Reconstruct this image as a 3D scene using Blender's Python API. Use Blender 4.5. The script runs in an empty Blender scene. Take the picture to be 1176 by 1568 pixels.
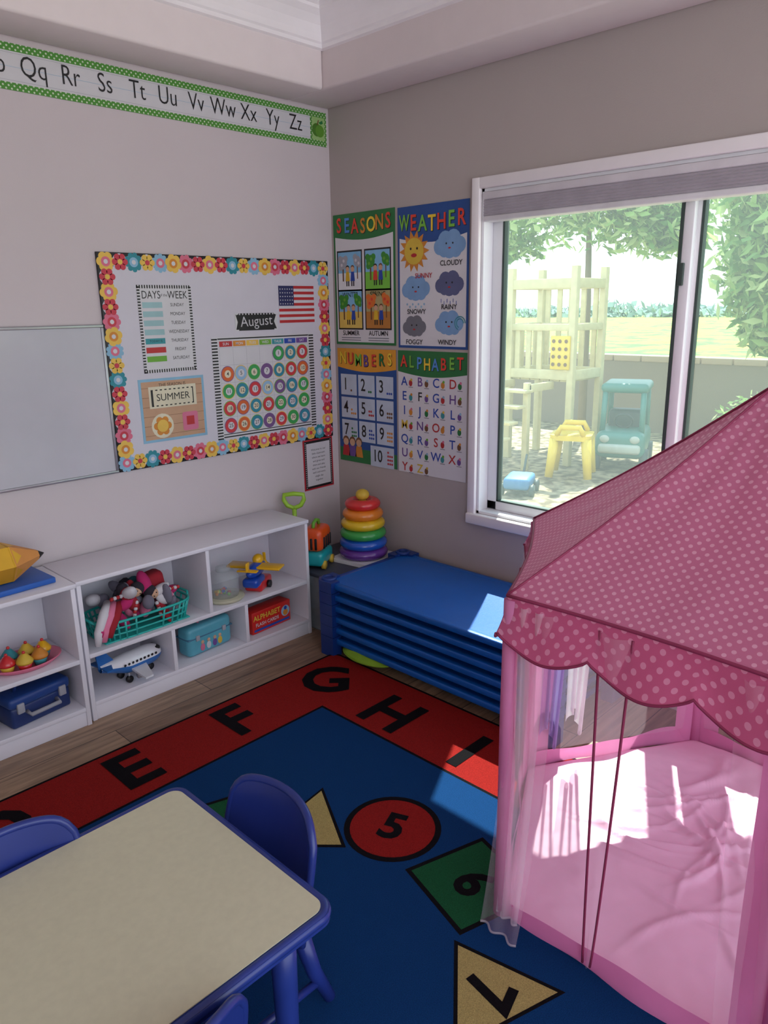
import bpy, bmesh, math, random
from math import sin, cos, pi, radians, sqrt
from mathutils import Matrix, Vector, noise
random.seed(7)
scene = bpy.context.scene
scene.view_settings.view_transform = 'Standard'
scene.view_settings.look = 'None'
scene.view_settings.exposure = 0.42
I4 = Matrix.Identity(4)

# ------------------------------------------------------------------ materials
_m = {}
def mk(name, col, rough=0.55, var=0.08, scale=12.0, bump=0.0, bscale=60.0, metal=0.0, spec=0.5,
       transl=0.0, alpha=1.0, coat=0.0, sheen=0.0, bdist=0.01, bdet=3, bwarp=0.0):
    if name in _m: return _m[name]
    m = bpy.data.materials.new(name); m.use_nodes = True
    nt = m.node_tree; N = nt.nodes; L = nt.links
    b = N['Principled BSDF']; out = N['Material Output']
    b.inputs['Roughness'].default_value = rough
    b.inputs['Metallic'].default_value = metal
    b.inputs['Specular IOR Level'].default_value = spec
    b.inputs['Coat Weight'].default_value = coat
    b.inputs['Sheen Weight'].default_value = sheen
    tc = N.new('ShaderNodeTexCoord')
    no = N.new('ShaderNodeTexNoise'); no.inputs['Scale'].default_value = scale; no.inputs['Detail'].default_value = 4
    L.new(tc.outputs['Object'], no.inputs['Vector'])
    rp = N.new('ShaderNodeValToRGB')
    rp.color_ramp.elements[0].position = 0.3; rp.color_ramp.elements[1].position = 0.7
    rp.color_ramp.elements[0].color = (*[max(0, c*(1-var)) for c in col], 1)
    rp.color_ramp.elements[1].color = (*[min(1, c*(1+var*.6)) for c in col], 1)
    L.new(no.outputs['Fac'], rp.inputs['Fac']); L.new(rp.outputs['Color'], b.inputs['Base Color'])
    if bump > 0:
        n2 = N.new('ShaderNodeTexNoise'); n2.inputs['Scale'].default_value = bscale; n2.inputs['Detail'].default_value = bdet
        n2.inputs['Distortion'].default_value = bwarp
        L.new(tc.outputs['Object'], n2.inputs['Vector'])
        bp = N.new('ShaderNodeBump'); bp.inputs['Strength'].default_value = bump; bp.inputs['Distance'].default_value = bdist
        L.new(n2.outputs['Fac'], bp.inputs['Height']); L.new(bp.outputs['Normal'], b.inputs['Normal'])
    last = b.outputs[0]
    if transl > 0:
        t = N.new('ShaderNodeBsdfTranslucent'); L.new(rp.outputs['Color'], t.inputs['Color'])
        mx = N.new('ShaderNodeMixShader'); mx.inputs[0].default_value = transl
        L.new(last, mx.inputs[1]); L.new(t.outputs[0], mx.inputs[2]); last = mx.outputs[0]
    if alpha < 1:
        t = N.new('ShaderNodeBsdfTransparent')
        mx = N.new('ShaderNodeMixShader'); mx.inputs[0].default_value = alpha
        L.new(t.outputs[0], mx.inputs[1]); L.new(last, mx.inputs[2]); last = mx.outputs[0]
    L.new(last, out.inputs['Surface'])
    _m[name] = m
    return m

PKF = 1.0
def srgb(r, g, b):
    f = lambda c: ((c/255+0.055)/1.055)**2.4 if c > 10 else c/255/12.92
    return (f(r), f(g), f(b))
def C(name, r, g, b, **k): return mk(name, tuple(c*PKF for c in srgb(r, g, b)), **k)

PKF = .72
WHITE = C('white_paper', 232, 229, 234, rough=.5, var=.03)
BLACK = C('black_ink', 22, 20, 24, rough=.5)
RED = C('red_print', 205, 45, 50); BLUE = C('blue_print', 40, 80, 185); GREEN = C('green_print', 35, 130, 65)
YEL = C('yellow_print', 245, 205, 70); ORG = C('orange_print', 235, 150, 50); TEAL = C('teal_print', 60, 160, 170)
PINK = C('pink_print', 235, 125, 160); LBLUE = C('lightblue_print', 165, 205, 235); GREY = C('grey_print', 130, 130, 140)
PURP = C('purple_print', 120, 80, 160); LIME = C('lime_print', 120, 190, 60); BROWN = C('brown_print', 130, 85, 50)
CREAM = C('cream_print', 245, 235, 205); SKIN = C('skin_print', 235, 185, 150); LGREY = C('lightgrey_print', 185, 185, 195)
PKF = 1.0

# ------------------------------------------------------------------ mesh builder
class G:
    def __init__(s): s.v = []; s.f = []; s.m = []; s.sm = []; s.uv = []; s.mats = []
    def mi(s, mat):
        if mat not in s.mats: s.mats.append(mat)
        return s.mats.index(mat)
    def add(s, vs, fs, mat, smooth=False, M=I4, uvs=None):
        o = len(s.v); k = s.mi(mat)
        s.v += [tuple(M @ Vector(p)) for p in vs]
        for f in fs:
            s.f.append([o+i for i in f]); s.m.append(k); s.sm.append(smooth)
            s.uv.append([uvs[i] for i in f] if uvs else None)
    def bmadd(s, bm, mat, smooth=False, M=I4):
        bm.verts.index_update()
        s.add([v.co.copy() for v in bm.verts], [[v.index for v in f.verts] for f in bm.faces], mat, smooth, M)
        bm.free()
    def box(s, lo, hi, mat, bev=0.0, M=I4, seg=2, smooth=None):
        bm = bmesh.new(); bmesh.ops.create_cube(bm, size=1)
        for v in bm.verts:
            v.co = Vector([lo[i] + (v.co[i]+.5)*(hi[i]-lo[i]) for i in range(3)])
        if bev > 0: bmesh.ops.bevel(bm, geom=bm.edges[:], offset=bev, segments=seg, profile=.5, affect='EDGES')
        s.bmadd(bm, mat, (bev > 0) if smooth is None else smooth, M)
    def tube(s, pts, r, mat, n=10, closed=False, M=I4, caps=True):
        pts = [Vector(p) for p in pts]; k = len(pts)
        rs = r if isinstance(r, (list, tuple)) else [r]*k
        vs = []; fs = []
        T0 = (pts[1]-pts[0]).normalized()
        a = Vector((0, 0, 1)) if abs(T0.z) < .9 else Vector((1, 0, 0))
        nrm = (a - T0*a.dot(T0)).normalized()
        for i, p in enumerate(pts):
            if closed: T = (pts[(i+1) % k]-pts[i-1]).normalized()
            elif i == 0: T = T0
            elif i == k-1: T = (pts[-1]-pts[-2]).normalized()
            else: T = (pts[i+1]-pts[i-1]).normalized()
            nrm = (nrm - T*nrm.dot(T)).normalized(); b = T.cross(nrm)
            for j in range(n):
                q = 2*pi*j/n
                vs.append(p + (nrm*cos(q)+b*sin(q))*rs[i])
        rng = k if closed else k-1
        for i in range(rng):
            for j in range(n):
                i2 = (i+1) % k; j2 = (j+1) % n
                fs.append([i*n+j, i*n+j2, i2*n+j2, i2*n+j])
        if caps and not closed:
            fs.append(list(range(n))[::-1]); fs.append([(k-1)*n+j for j in range(n)])
        s.add(vs, fs, mat, True, M)
    def lathe(s, prof, mat, n=28, M=I4, smooth=True):
        vs = []; fs = []
        for r, z in prof:
            for j in range(n): q = 2*pi*j/n; vs.append((r*cos(q), r*sin(q), z))
        for i in range(len(prof)-1):
            for j in range(n):
                j2 = (j+1) % n; fs.append([i*n+j, i*n+j2, (i+1)*n+j2, (i+1)*n+j])
        if prof[0][0] > 1e-4: fs.append(list(range(n))[::-1])
        if prof[-1][0] > 1e-4: fs.append([(len(prof)-1)*n+j for j in range(n)])
        s.add(vs, fs, mat, smooth, M)
    def sph(s, c, r, mat, n=16, M=I4, rot=None):
        if not isinstance(r, (tuple, list)): r = (r, r, r)
        T = M @ Matrix.Translation(c) @ (rot.to_4x4() if rot else I4) @ Matrix.Diagonal((*r, 1))
        s.lathe([(sin(pi*i/(n//2)), -cos(pi*i/(n//2))) for i in range(n//2+1)], mat, n, T)
    def torus(s, c, R, r, mat, M=I4, n=32, k=12, sz=1.0):
        T = M @ Matrix.Translation(c)
        vs = []; fs = []
        for i in range(n):
            a = 2*pi*i/n
            for j in range(k):
                b = 2*pi*j/k
                vs.append(((R+r*cos(b))*cos(a), (R+r*cos(b))*sin(a), r*sz*sin(b)))
        for i in range(n):
            for j in range(k):
                fs.append([i*k+j, ((i+1) % n)*k+j, ((i+1) % n)*k+(j+1) % k, i*k+(j+1) % k])
        s.add(vs, fs, mat, True, T)
    def surf(s, fn, nu, nv, mat, M=I4, uvfn=None, smooth=True, closeu=False):
        vs = []; uv = []; fs = []
        for j in range(nv+1):
            for i in range(nu+1):
                u = i/nu; v = j/nv
                vs.append(fn(u, v)); uv.append(uvfn(u, v) if uvfn else (u, v))
        for j in range(nv):
            for i in range(nu):
                a = j*(nu+1)+i
                fs.append([a, a+1, a+nu+2, a+nu+1])
        s.add(vs, fs, mat, smooth, M, uv)
    def rect(s, x0, y0, x1, y1, z, mat, M, th=0.0):
        if th > 0: s.box((x0, y0, z-th), (x1, y1, z), mat, 0, M)
        else: s.add([(x0, y0, z), (x1, y0, z), (x1, y1, z), (x0, y1, z)], [[0, 1, 2, 3]], mat, False, M)
    def poly(s, pts, z, mat, M, th=0.0):
        bm = bmesh.new()
        vs = [bm.verts.new((p[0], p[1], z)) for p in pts]
        f = bm.faces.new(vs); bm.normal_update()
        if f.normal.z < 0: f.normal_flip()
        bmesh.ops.triangulate(bm, faces=[f])
        if th > 0:
            n = len(pts)
            o = [bm.verts.new((p[0], p[1], z-th)) for p in pts]
            for i in range(n):
                try: bm.faces.new([vs[i], vs[(i+1) % n], o[(i+1) % n], o[i]])
                except Exception: pass
        s.bmadd(bm, mat, False, M)
    def disc(s, x, y, r, z, mat, M, n=20, ry=None):
        ry = ry or r
        s.add([(x+r*cos(2*pi*i/n), y+ry*sin(2*pi*i/n), z) for i in range(n)], [list(range(n))], mat, False, M)
    def text(s, t, x, y, size, z, mat, M, bold=0.0, rot=0.0, ax='CENTER', sx=1.0, ext=0.0):
        cu = bpy.data.curves.new('t', 'FONT'); cu.body = t; cu.size = size; cu.offset = bold*size
        cu.align_x = ax; cu.align_y = 'CENTER'; cu.resolution_u = 3; cu.extrude = ext
        ob = bpy.data.objects.new('t', cu)
        me = bpy.data.meshes.new_from_object(ob)
        T = M @ Matrix.Translation((x, y, z)) @ Matrix.Rotation(rot, 4, 'Z') @ Matrix.Diagonal((sx, 1, 1, 1))
        s.add([v.co.copy() for v in me.vertices], [list(p.vertices) for p in me.polygons], mat, False, T)
        bpy.data.objects.remove(ob); bpy.data.meshes.remove(me); bpy.data.curves.remove(cu)
    def build(s, name, parent=None):
        me = bpy.data.meshes.new(name); me.from_pydata(s.v, [], s.f)
        for m in s.mats: me.materials.append(m)
        me.polygons.foreach_set('material_index', s.m)
        me.polygons.foreach_set('use_smooth', s.sm)
        if any(s.uv):
            ul = me.uv_layers.new(name='UVMap'); k = 0
            for f, u in zip(s.f, s.uv):
                for i in range(len(f)):
                    ul.data[k].uv = u[i] if u else (0, 0); k += 1
        me.validate(); me.update()
        ob = bpy.data.objects.new(name, me); scene.collection.objects.link(ob)
        if parent: ob.parent = parent
        return ob

def empty(name):
    e = bpy.data.objects.new(name, None); scene.collection.objects.link(e); return e
def TR(x, y, z): return Matrix.Translation((x, y, z))
def RZ(a): return Matrix.Rotation(a, 4, 'Z')
def RX(a): return Matrix.Rotation(a, 4, 'X')
def RY(a): return Matrix.Rotation(a, 4, 'Y')
ML = Matrix(((1, 0, 0, 0), (0, 0, -1, 0), (0, 1, 0, 0), (0, 0, 0, 1)))     # left wall: u=x v=z w=-y
MR = Matrix(((0, 0, -1, 0), (-1, 0, 0, 0), (0, 1, 0, 0), (0, 0, 0, 1)))    # window wall: u=-y v=z w=-x

# ------------------------------------------------------------------ camera
cx, cy, yaw, pit, rol, F = -2.78584, -3.06047, 0.77195, 0.2667, -0.01498, 1149.44859
f = Vector((cos(yaw)*cos(pit), sin(yaw)*cos(pit), -sin(pit)))
r0 = Vector((sin(yaw), -cos(yaw), 0)); u0 = r0.cross(f)
r = r0*cos(rol)+u0*sin(rol); u = -r0*sin(rol)+u0*cos(rol)
cam = bpy.data.cameras.new('camera'); co = bpy.data.objects.new('camera', cam); scene.collection.objects.link(co)
M3 = Matrix((r, u, -f)).transposed()
co.matrix_world = Matrix.Translation((cx, cy, 1.6)) @ M3.to_4x4()
cam.sensor_fit = 'HORIZONTAL'; cam.sensor_width = 36; cam.lens = 36*F/1176
cam.clip_start = .02; cam.clip_end = 500
scene.camera = co

# ------------------------------------------------------------------ room shell
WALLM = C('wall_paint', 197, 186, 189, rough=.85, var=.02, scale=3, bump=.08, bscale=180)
WALLR = C('wall_paint_baked_shade', 176, 165, 161, rough=.85, var=.02, scale=3, bump=.08, bscale=180)  # same paint as the left wall; backlit wall's shade darkened into the colour
CEILM = C('ceiling_paint', 226, 214, 214, rough=.85, var=.02, bump=.05, bscale=150)
TRIMM = C('trim_white', 240, 234, 236, rough=.4, var=.02)
XW, YW = -4.8, -5.2
H1, H2, SW = 2.55, 2.88, 0.25

m = bpy.data.materials.new('wood_plank_floor'); m.use_nodes = True; nt = m.node_tree; N = nt.nodes; L = nt.links
b = N['Principled BSDF']; b.inputs['Roughness'].default_value = .42
tc = N.new('ShaderNodeTexCoord')
br = N.new('ShaderNodeTexBrick'); br.inputs['Scale'].default_value = 1
br.inputs['Brick Width'].default_value = 1.2; br.inputs['Row Height'].default_value = .15
br.inputs['Mortar Size'].default_value = .0018; br.offset = .37
br.inputs['Color1'].default_value = (*srgb(182, 152, 124), 1); br.inputs['Color2'].default_value = (*srgb(148, 120, 98), 1)
br.inputs['Mortar'].default_value = (*srgb(70, 55, 46), 1)
L.new(tc.outputs['Object'], br.inputs['Vector'])
mp = N.new('ShaderNodeMapping'); mp.inputs['Scale'].default_value = (2.2, 26, 1); L.new(tc.outputs['Object'], mp.inputs['Vector'])
no = N.new('ShaderNodeTexNoise'); no.inputs['Scale'].default_value = 1.6; no.inputs['Detail'].default_value = 8; no.inputs['Distortion'].default_value = .8
L.new(mp.outputs[0], no.inputs['Vector'])
rp = N.new('ShaderNodeValToRGB'); rp.color_ramp.elements[0].position = .32; rp.color_ramp.elements[1].position = .68
rp.color_ramp.elements[0].color = (.42, .39, .37, 1); rp.color_ramp.elements[1].color = (1.1, 1.08, 1.05, 1)
L.new(no.outputs['Fac'], rp.inputs['Fac'])
mx = N.new('ShaderNodeMixRGB'); mx.blend_type = 'MULTIPLY'; mx.inputs[0].default_value = .85
L.new(br.outputs['Color'], mx.inputs[1]); L.new(rp.outputs[0], mx.inputs[2]); L.new(mx.outputs[0], b.inputs['Base Color'])
FLOORM = m

g = G(); g.box((XW, YW, -.1), (0.15, 0.15, 0), FLOORM); g.build('floor')
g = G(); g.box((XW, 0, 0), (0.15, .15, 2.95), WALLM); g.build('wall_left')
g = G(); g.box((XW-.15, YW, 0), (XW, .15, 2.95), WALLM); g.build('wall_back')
WY0, WY1, WZ0, WZ1 = -.965, -2.78, .645, 2.08
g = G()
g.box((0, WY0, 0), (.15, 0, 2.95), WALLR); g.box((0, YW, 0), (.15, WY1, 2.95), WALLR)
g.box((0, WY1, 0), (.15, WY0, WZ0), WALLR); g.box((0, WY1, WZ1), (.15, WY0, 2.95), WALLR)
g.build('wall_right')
g = G(); g.box((XW, YW, H2), (.15, .15, H2+.1), CEILM); g.build('ceiling')
g = G()
g.box((XW, -SW, H1), (-SW+.001, 0, H2), CEILM, .012); g.box((-SW, YW, H1), (0, 0, H2), CEILM, .012)
g.build('ceiling_soffit')
prof = [(0, 2.705), (.014, 2.71), (.014, 2.725), (.022, 2.732), (.03, 2.755), (.045, 2.785), (.068, 2.812), (.09, 2.83), (.09, 2.842), (.104, 2.85), (.112, 2.868), (.112, 2.88)]
g = G()
vs = []; fs = []
for (d, z) in prof:
    e = SW+d
    vs += [(XW, -e, z), (-e, -e, z), (-e, YW, z)]
for i in range(len(prof)-1):
    for j in range(2): fs.append([i*3+j, i*3+j+1, i*3+j+4, i*3+j+3])
g.add(vs, fs, TRIMM); g.build('trim_1')
g = G(); g.box((XW, -.013, 0), (0, 0, .085), TRIMM, .003); g.build('baseboard_left')
g = G(); g.box((-.013, YW, 0), (0, -.013, .085), TRIMM, .003); g.build('baseboard_right')
g = G(); o = .042
g.box((-.022, WY0, WZ0-.05), (0, WY0+o, WZ1+.045), TRIMM, .004)
g.box((-.022, WY1-o, WZ0-.05), (0, WY1, WZ1+.045), TRIMM, .004)
g.box((-.022, WY1, WZ1), (0, WY0, WZ1+.045), TRIMM, .004)
g.box((-.035, WY1-o, WZ0-.05), (0, WY0+o, WZ0), TRIMM, .006)
g.build('trim_2')
FR = C('window_frame_vinyl', 236, 236, 240, rough=.35, var=.02)
SEAL = C('window_seal_grey', 60, 75, 70, rough=.6)
m = bpy.data.materials.new('window_glass'); m.use_nodes = True; nt = m.node_tree; N = nt.nodes; L = nt.links
for n_ in list(N):
    if n_.type == 'BSDF_PRINCIPLED': N.remove(n_)
tr = N.new('ShaderNodeBsdfTransparent'); tr.inputs[0].default_value = (.56, .67, .63, 1)
gl = N.new('ShaderNodeBsdfGlossy'); gl.inputs['Roughness'].default_value = .03
df = N.new('ShaderNodeBsdfTranslucent'); df.inputs[0].default_value = (.75, 1, .95, 1)
a1 = N.new('ShaderNodeMixShader'); a1.inputs[0].default_value = .04; L.new(tr.outputs[0], a1.inputs[1]); L.new(gl.outputs[0], a1.inputs[2])
a2 = N.new('ShaderNodeMixShader')
nz = N.new('ShaderNodeTexNoise'); nz.inputs['Scale'].default_value = 3
mr = N.new('ShaderNodeMapRange'); mr.inputs['To Min'].default_value = .05; mr.inputs['To Max'].default_value = .075
L.new(nz.outputs['Fac'], mr.inputs['Value']); L.new(mr.outputs[0], a2.inputs[0])
L.new(a1.outputs[0], a2.inputs[1]); L.new(df.outputs[0], a2.inputs[2]); L.new(a2.outputs[0], N['Material Output'].inputs['Surface'])
GLASS = m
g = G()
xa, xb = .065, .125
g.box((0, WY0-.012, WZ0), (.15, WY0, WZ1), FR); g.box((0, WY1, WZ0), (.15, WY1+.012, WZ1), FR)
g.box((-.0, WY1, WZ0-.0), (.15, WY0, WZ0+.012), FR); g.box((0, WY1, WZ1-.012), (.15, WY0, WZ1), FR)
ym = -1.845
for (y0, y1, x0, x1) in [(WY0-.012, ym-.02, xa, xa+.03), (ym+.02, WY1+.012, xb-.03, xb)]:
    w = .055
    g.box((x0, y0-w, WZ0+.012), (x1, y0, WZ1-.012), FR, .004); g.box((x0, y1, WZ0+.012), (x1, y1+w*.7, WZ1-.012), FR, .004)
    g.box((x0, y1, WZ0+.012), (x1, y0, WZ0+.012+.045), FR, .004); g.box((x0, y1, WZ1-.06), (x1, y0, WZ1-.012), FR, .004)
    for (a, b2) in [((x0-.001, y0-w-.010, WZ0+.057), (x1, y0-w, WZ1-.06)), ((x0-.001, y1+w*.7, WZ0+.057), (x1, y1+w*.7+.012, WZ1-.06)), ((x0-.001, y1+w*.7, WZ0+.055), (x1, y0-w, WZ0+.063))]:
        g.box(a, b2, SEAL)
    xm = (x0+x1)/2
    g.add([(xm, y0-w, WZ0+.05), (xm, y1+w*.7, WZ0+.05), (xm, y1+w*.7, WZ1-.05), (xm, y0-w, WZ1-.05)], [[0, 1, 2, 3]], GLASS)
g.box((xa-.012, ym-.0, 1.66), (xa, ym+.02, 1.74), SEAL, .003)
g.build('window_1')
BL = C('blind_fabric', 205, 198, 206, rough=.8, transl=.25)
g = G()
y0, y1 = WY0-.014, WY1+.014
g.box((-.012, y1, 2.035), (.055, y0, 2.066), C('blind_rail', 215, 210, 215, rough=.4), .004)
z = 2.035
for i in range(6):
    vs = []
    hh = .011
    for (x, zz) in [(-.004, z), (-.010, z-hh/2), (-.004, z-hh), (.046, z-hh), (.052, z-hh/2), (.046, z)]:
        vs += [(x, y0, zz), (x, y1, zz)]
    fs = [[2*k, 2*k+1, (2*k+3) % 12, (2*k+2) % 12] for k in range(6)]; fs += [[0, 2, 4, 6, 8, 10], [11, 9, 7, 5, 3, 1]]
    g.add(vs, fs, BL); z -= hh
g.box((-.012, y1, z-.022), (.054, y0, z), C('blind_bottom_rail', 222, 220, 224, rough=.4), .005)
g.build('window_blind')

# ------------------------------------------------------------------ rug
def rugmat(name, r_, g_, b_):
    return C(name, r_, g_, b_, rough=.95, var=.35, scale=420, bump=.5, bscale=500, spec=.1)
RB = rugmat('rug_blue', 14, 58, 108); RR = rugmat('rug_red', 146, 30, 27); RK = rugmat('rug_black', 18, 14, 18)
RGn = rugmat('rug_green', 28, 86, 52); RY_ = rugmat('rug_yellow', 176, 156, 98)
g = G()
rx0, rx1, ry0, ry1 = -3.45, -.60, -3.9, -.59
bx, by = .385, .345
def rrect(x0, y0, x1, y1, rad, n=6):
    P = []
    for (cx_, cy_, a0) in [(x1-rad, y1-rad, 0), (x0+rad, y1-rad, 90), (x0+rad, y0+rad, 180), (x1-rad, y0+rad, 270)]:
        for i in range(n+1):
            a = radians(a0+90*i/n); P.append((cx_+rad*cos(a), cy_+rad*sin(a)))
    return P
g.poly(rrect(rx0, ry0, rx1, ry1, .05), .010, RK, I4, th=.010)
g.poly(rrect(rx0+.012, ry0+.012, rx1-.012, ry1-.012, .042), .0106, RR, I4)
g.rect(rx0+bx-.012, ry0+by-.012, rx1-bx+.012, ry1-by+.012, .0112, RK, I4)
g.rect(rx0+bx, ry0+by, rx1-bx, ry1-by, .0118, RB, I4)
zt = .0126
yl = -.765
for ch, x in [('C', -2.66), ('D', -2.2), ('E', -1.735), ('F', -1.28)]:
    g.text(ch, x, yl, .31, zt, RK, I4, bold=.028, sx=1.0)
g.text('G', -.82, -.775, .31, zt, RK, I4, bold=.028, rot=-pi/4)
for ch, y in [('H', -1.18), ('I', -1.575), ('J', -2.0), ('K', -2.42), ('L', -2.85)]:
    g.text(ch, -.835, y, .31, zt, RK, I4, bold=.028, rot=-pi/2)
def shape(pts, mat, ch, c, ang):
    cxx = sum(p[0] for p in pts)/len(pts); cyy = sum(p[1] for p in pts)/len(pts)
    big = [(cxx+(p[0]-cxx)*(1+.016/max(.03, sqrt((p[0]-cxx)**2+(p[1]-cyy)**2))*1.2), cyy+(p[1]-cyy)*(1+.016/max(.03, sqrt((p[0]-cxx)**2+(p[1]-cyy)**2))*1.2)) for p in pts]
    g.poly(big, .0122, RK, I4); g.poly(pts, .0126, mat, I4)
    g.text(ch, c[0], c[1], .165, .0132, RK, I4, bold=.03, rot=ang)
cir = [(-1.325+.135*cos(2*pi*i/40), -1.655+.135*sin(2*pi*i/40)) for i in range(40)]
shape(cir, RR, '5', (-1.325, -1.655), radians(-68))
shape([(-1.425, -1.825), (-1.185, -1.90), (-1.255, -2.14), (-1.495, -2.065)], RGn, '6', (-1.345, -1.985), radians(-110))
shape([(-1.355, -1.35), (-1.49, -1.595), (-1.67, -1.40)], RY_, '4', (-1.535, -1.455), radians(-40))
shape([(-1.54, -2.09), (-1.485, -2.35), (-1.755, -2.26)], RY_, '7', (-1.60, -2.225), radians(-165))
shape([(-1.58, -1.16), (-1.66, -1.40), (-1.90, -1.32), (-1.82, -1.08)], RGn, '3', (-1.74, -1.24), radians(-10))
shape([(-2.02+.135*cos(2*pi*i/40), -1.30+.135*sin(2*pi*i/40)) for i in range(40)], RR, '2', (-2.02, -1.30), radians(15))
shape([(-2.1, -2.35), (-1.86, -2.42), (-1.93, -2.66), (-2.17, -2.59)], RGn, '8', (-2.02, -2.5), radians(170))
g.build('alphabet_rug')

# ------------------------------------------------------------------ cubby shelves
SHW = C('shelf_white_laminate', 220, 216, 224, rough=.38, var=.02)
def cubby(name, x0, x1, M=I4):
    g = G(); d = .305; yb = -.016; t = .018; h = .60; yf = yb-d
    W = x1-x0
    def bx_(a, b_, bev=.0015): g.box(a, b_, SHW, bev, M)
    bx_((x0, yf, 0), (x0+t, yb, h-.004)); bx_((x1-t, yf, 0), (x1, yb, h-.004))
    bx_((x0-.004, yf-.006, h-.018), (x1+.004, yb, h), .003)
    bx_((x0+t, yf, .27), (x1-t, yb-.004, .288)); bx_((x0+t, yf, .062), (x1-t, yb-.004, .08))
    bx_((x0+t, yf+.004, 0), (x1-t, yf+.02, .064))
    bx_((x0+t, yb-.006, 0), (x1-t, yb, h-.02))
    xd = x0+W*.505; bx_((xd-t/2, yf, .288), (xd+t/2, yb-.004, h-.018))
    for fr in (.335, .665):
        xd = x0+W*fr; bx_((xd-t/2, yf, .08), (xd+t/2, yb-.004, .27))
    return g.build(name)
cubby('cubby_shelf', -1.672, -.512)
cubby('cubby_shelf', -2.87, -1.684, TR(0, -.015, 0))

# ------------------------------------------------------------------ cots
CB = C('cot_fabric_blue', 4, 90, 176, rough=.42, var=.05, bump=.15, bscale=300, spec=.5)
CP = C('cot_plastic_blue', 14, 50, 120, rough=.4)
e = empty('stacked_cots')
X0, X1, Y0, Y1 = -.625, -.03, -1.775, -.512
for k in range(6):
    g = G(); zb = .075+k*.055
    def fn(u, v, zb=zb):
        x = X0+.03+u*(X1-X0-.06); y = Y0+.035+v*(Y1-Y0-.07)
        return (x, y, zb+.012-.008*sin(pi*u)*sin(pi*v))
    g.surf(fn, 12, 20, CB)
    for yy in (Y0+.035, Y1-.035): g.tube([(X0+.03, yy, zb+.006), (X1-.03, yy, zb+.006)], .013, CP)
    for xx in (X0+.03, X1-.03):
        g.box((xx-.016, Y0+.08, zb-.014), (xx+.016, Y1-.08, zb+.014), CB, .006)
    for (xx, sx) in ((X0, 1), (X1, -1)):
        for (yy, sy) in ((Y0, 1), (Y1, -1)):
            w_ = .105
            P = [(xx-sx*.008, yy+sy*w_), (xx-sx*.008, yy+sy*.02), (xx+sx*.02, yy-sy*.008), (xx+sx*w_, yy-sy*.008), (xx+sx*w_, yy+sy*.045), (xx+sx*.05, yy+sy*.05), (xx+sx*.045, yy+sy*w_)]
            z0 = 0 if k == 0 else zb-.030
            g.poly(P, zb+.023, CP, I4, th=zb+.023-z0)
            if k == 5:
                g.torus((xx+sx*.040, yy+sy*.038, zb+.023), .030, .009, CP, n=20, k=8)
    g.build('cot_%d' % (k+1), e)
g = G(); GC = C('green_cushion_fabric', 130, 170, 40, rough=.9, bump=.2)
g.surf(lambda a, b_: ((-.555+.085*cos(2*pi*a)*sin(pi*b_)), -.78+.15*sin(2*pi*a)*sin(pi*b_), .042-.030*cos(pi*b_)*(1+.1*sin(6*pi*a))), 32, 12, GC)
g.torus((0, 0, 0), 1, .03, GC, M=TR(-.555, -.78, .042) @ Matrix.Diagonal((.085, .15, .15, 1)), n=40)
g.build('green_cushion')

# ------------------------------------------------------------------ corner toys
PKF = .85
CLR = C('clear_plastic', 200, 210, 220, rough=.25, alpha=.4)
g = G()
g.box((-.47, -.47, .0), (-.03, -.04, .012), CLR, .004)
for a, b_ in [((-.47, -.47, .0), (-.464, -.04, .295)), ((-.036, -.47, .0), (-.03, -.04, .295)), ((-.464, -.47, .0), (-.036, -.464, .295)), ((-.464, -.046, .0), (-.036, -.04, .295))]:
    g.box(a, b_, CLR, .002)
g.box((-.48, -.48, .29), (-.018, -.03, .312), C('bin_lid', 70, 74, 90, rough=.4), .006)
cols = [C('brick_dark', 60, 60, 70), BROWN, C('brick_navy', 40, 50, 90), GREY]
for i in range(26):
    x = random.uniform(-.43, -.09); y = random.uniform(-.42, -.1); z = .014+.04*(i % 6)
    g.box((-.03, -.03, 0), (.03, .03, .036), cols[i % 4], .004, M=TR(x, y, z) @ RZ(random.random()*3))
g.build('plastic_storage_bin')

g = G(); c0 = (-.155, -.345)
M = TR(c0[0], c0[1], .314) @ RZ(.15)
g.poly(rrect(-.13, -.12, .13, .12, .03), .02, C('stacker_base', 245, 245, 250, rough=.3), M, th=.02)
g.tube([(0, 0, .015), (0, 0, .33)], [.03, .02], YEL, M=M)
zz = .02
for i, (cl, R) in enumerate([((110, 60, 160), .125), ((30, 95, 205), .122), ((60, 170, 80), .118), ((240, 200, 40), .112), ((245, 140, 40), .103), ((225, 50, 50), .09)]):
    rr = .026; zz += rr
    g.torus((0, 0, zz), R-rr*1.2, rr*1.35, C('ring_%d' % i, *cl, rough=.25, coat=.4), M=M, n=40, k=14, sz=.8); zz += rr*.98
g.sph((0, 0, zz+.02), (.036, .036, .03), YEL, M=M)
g.build('ring_stacker_toy')

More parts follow.
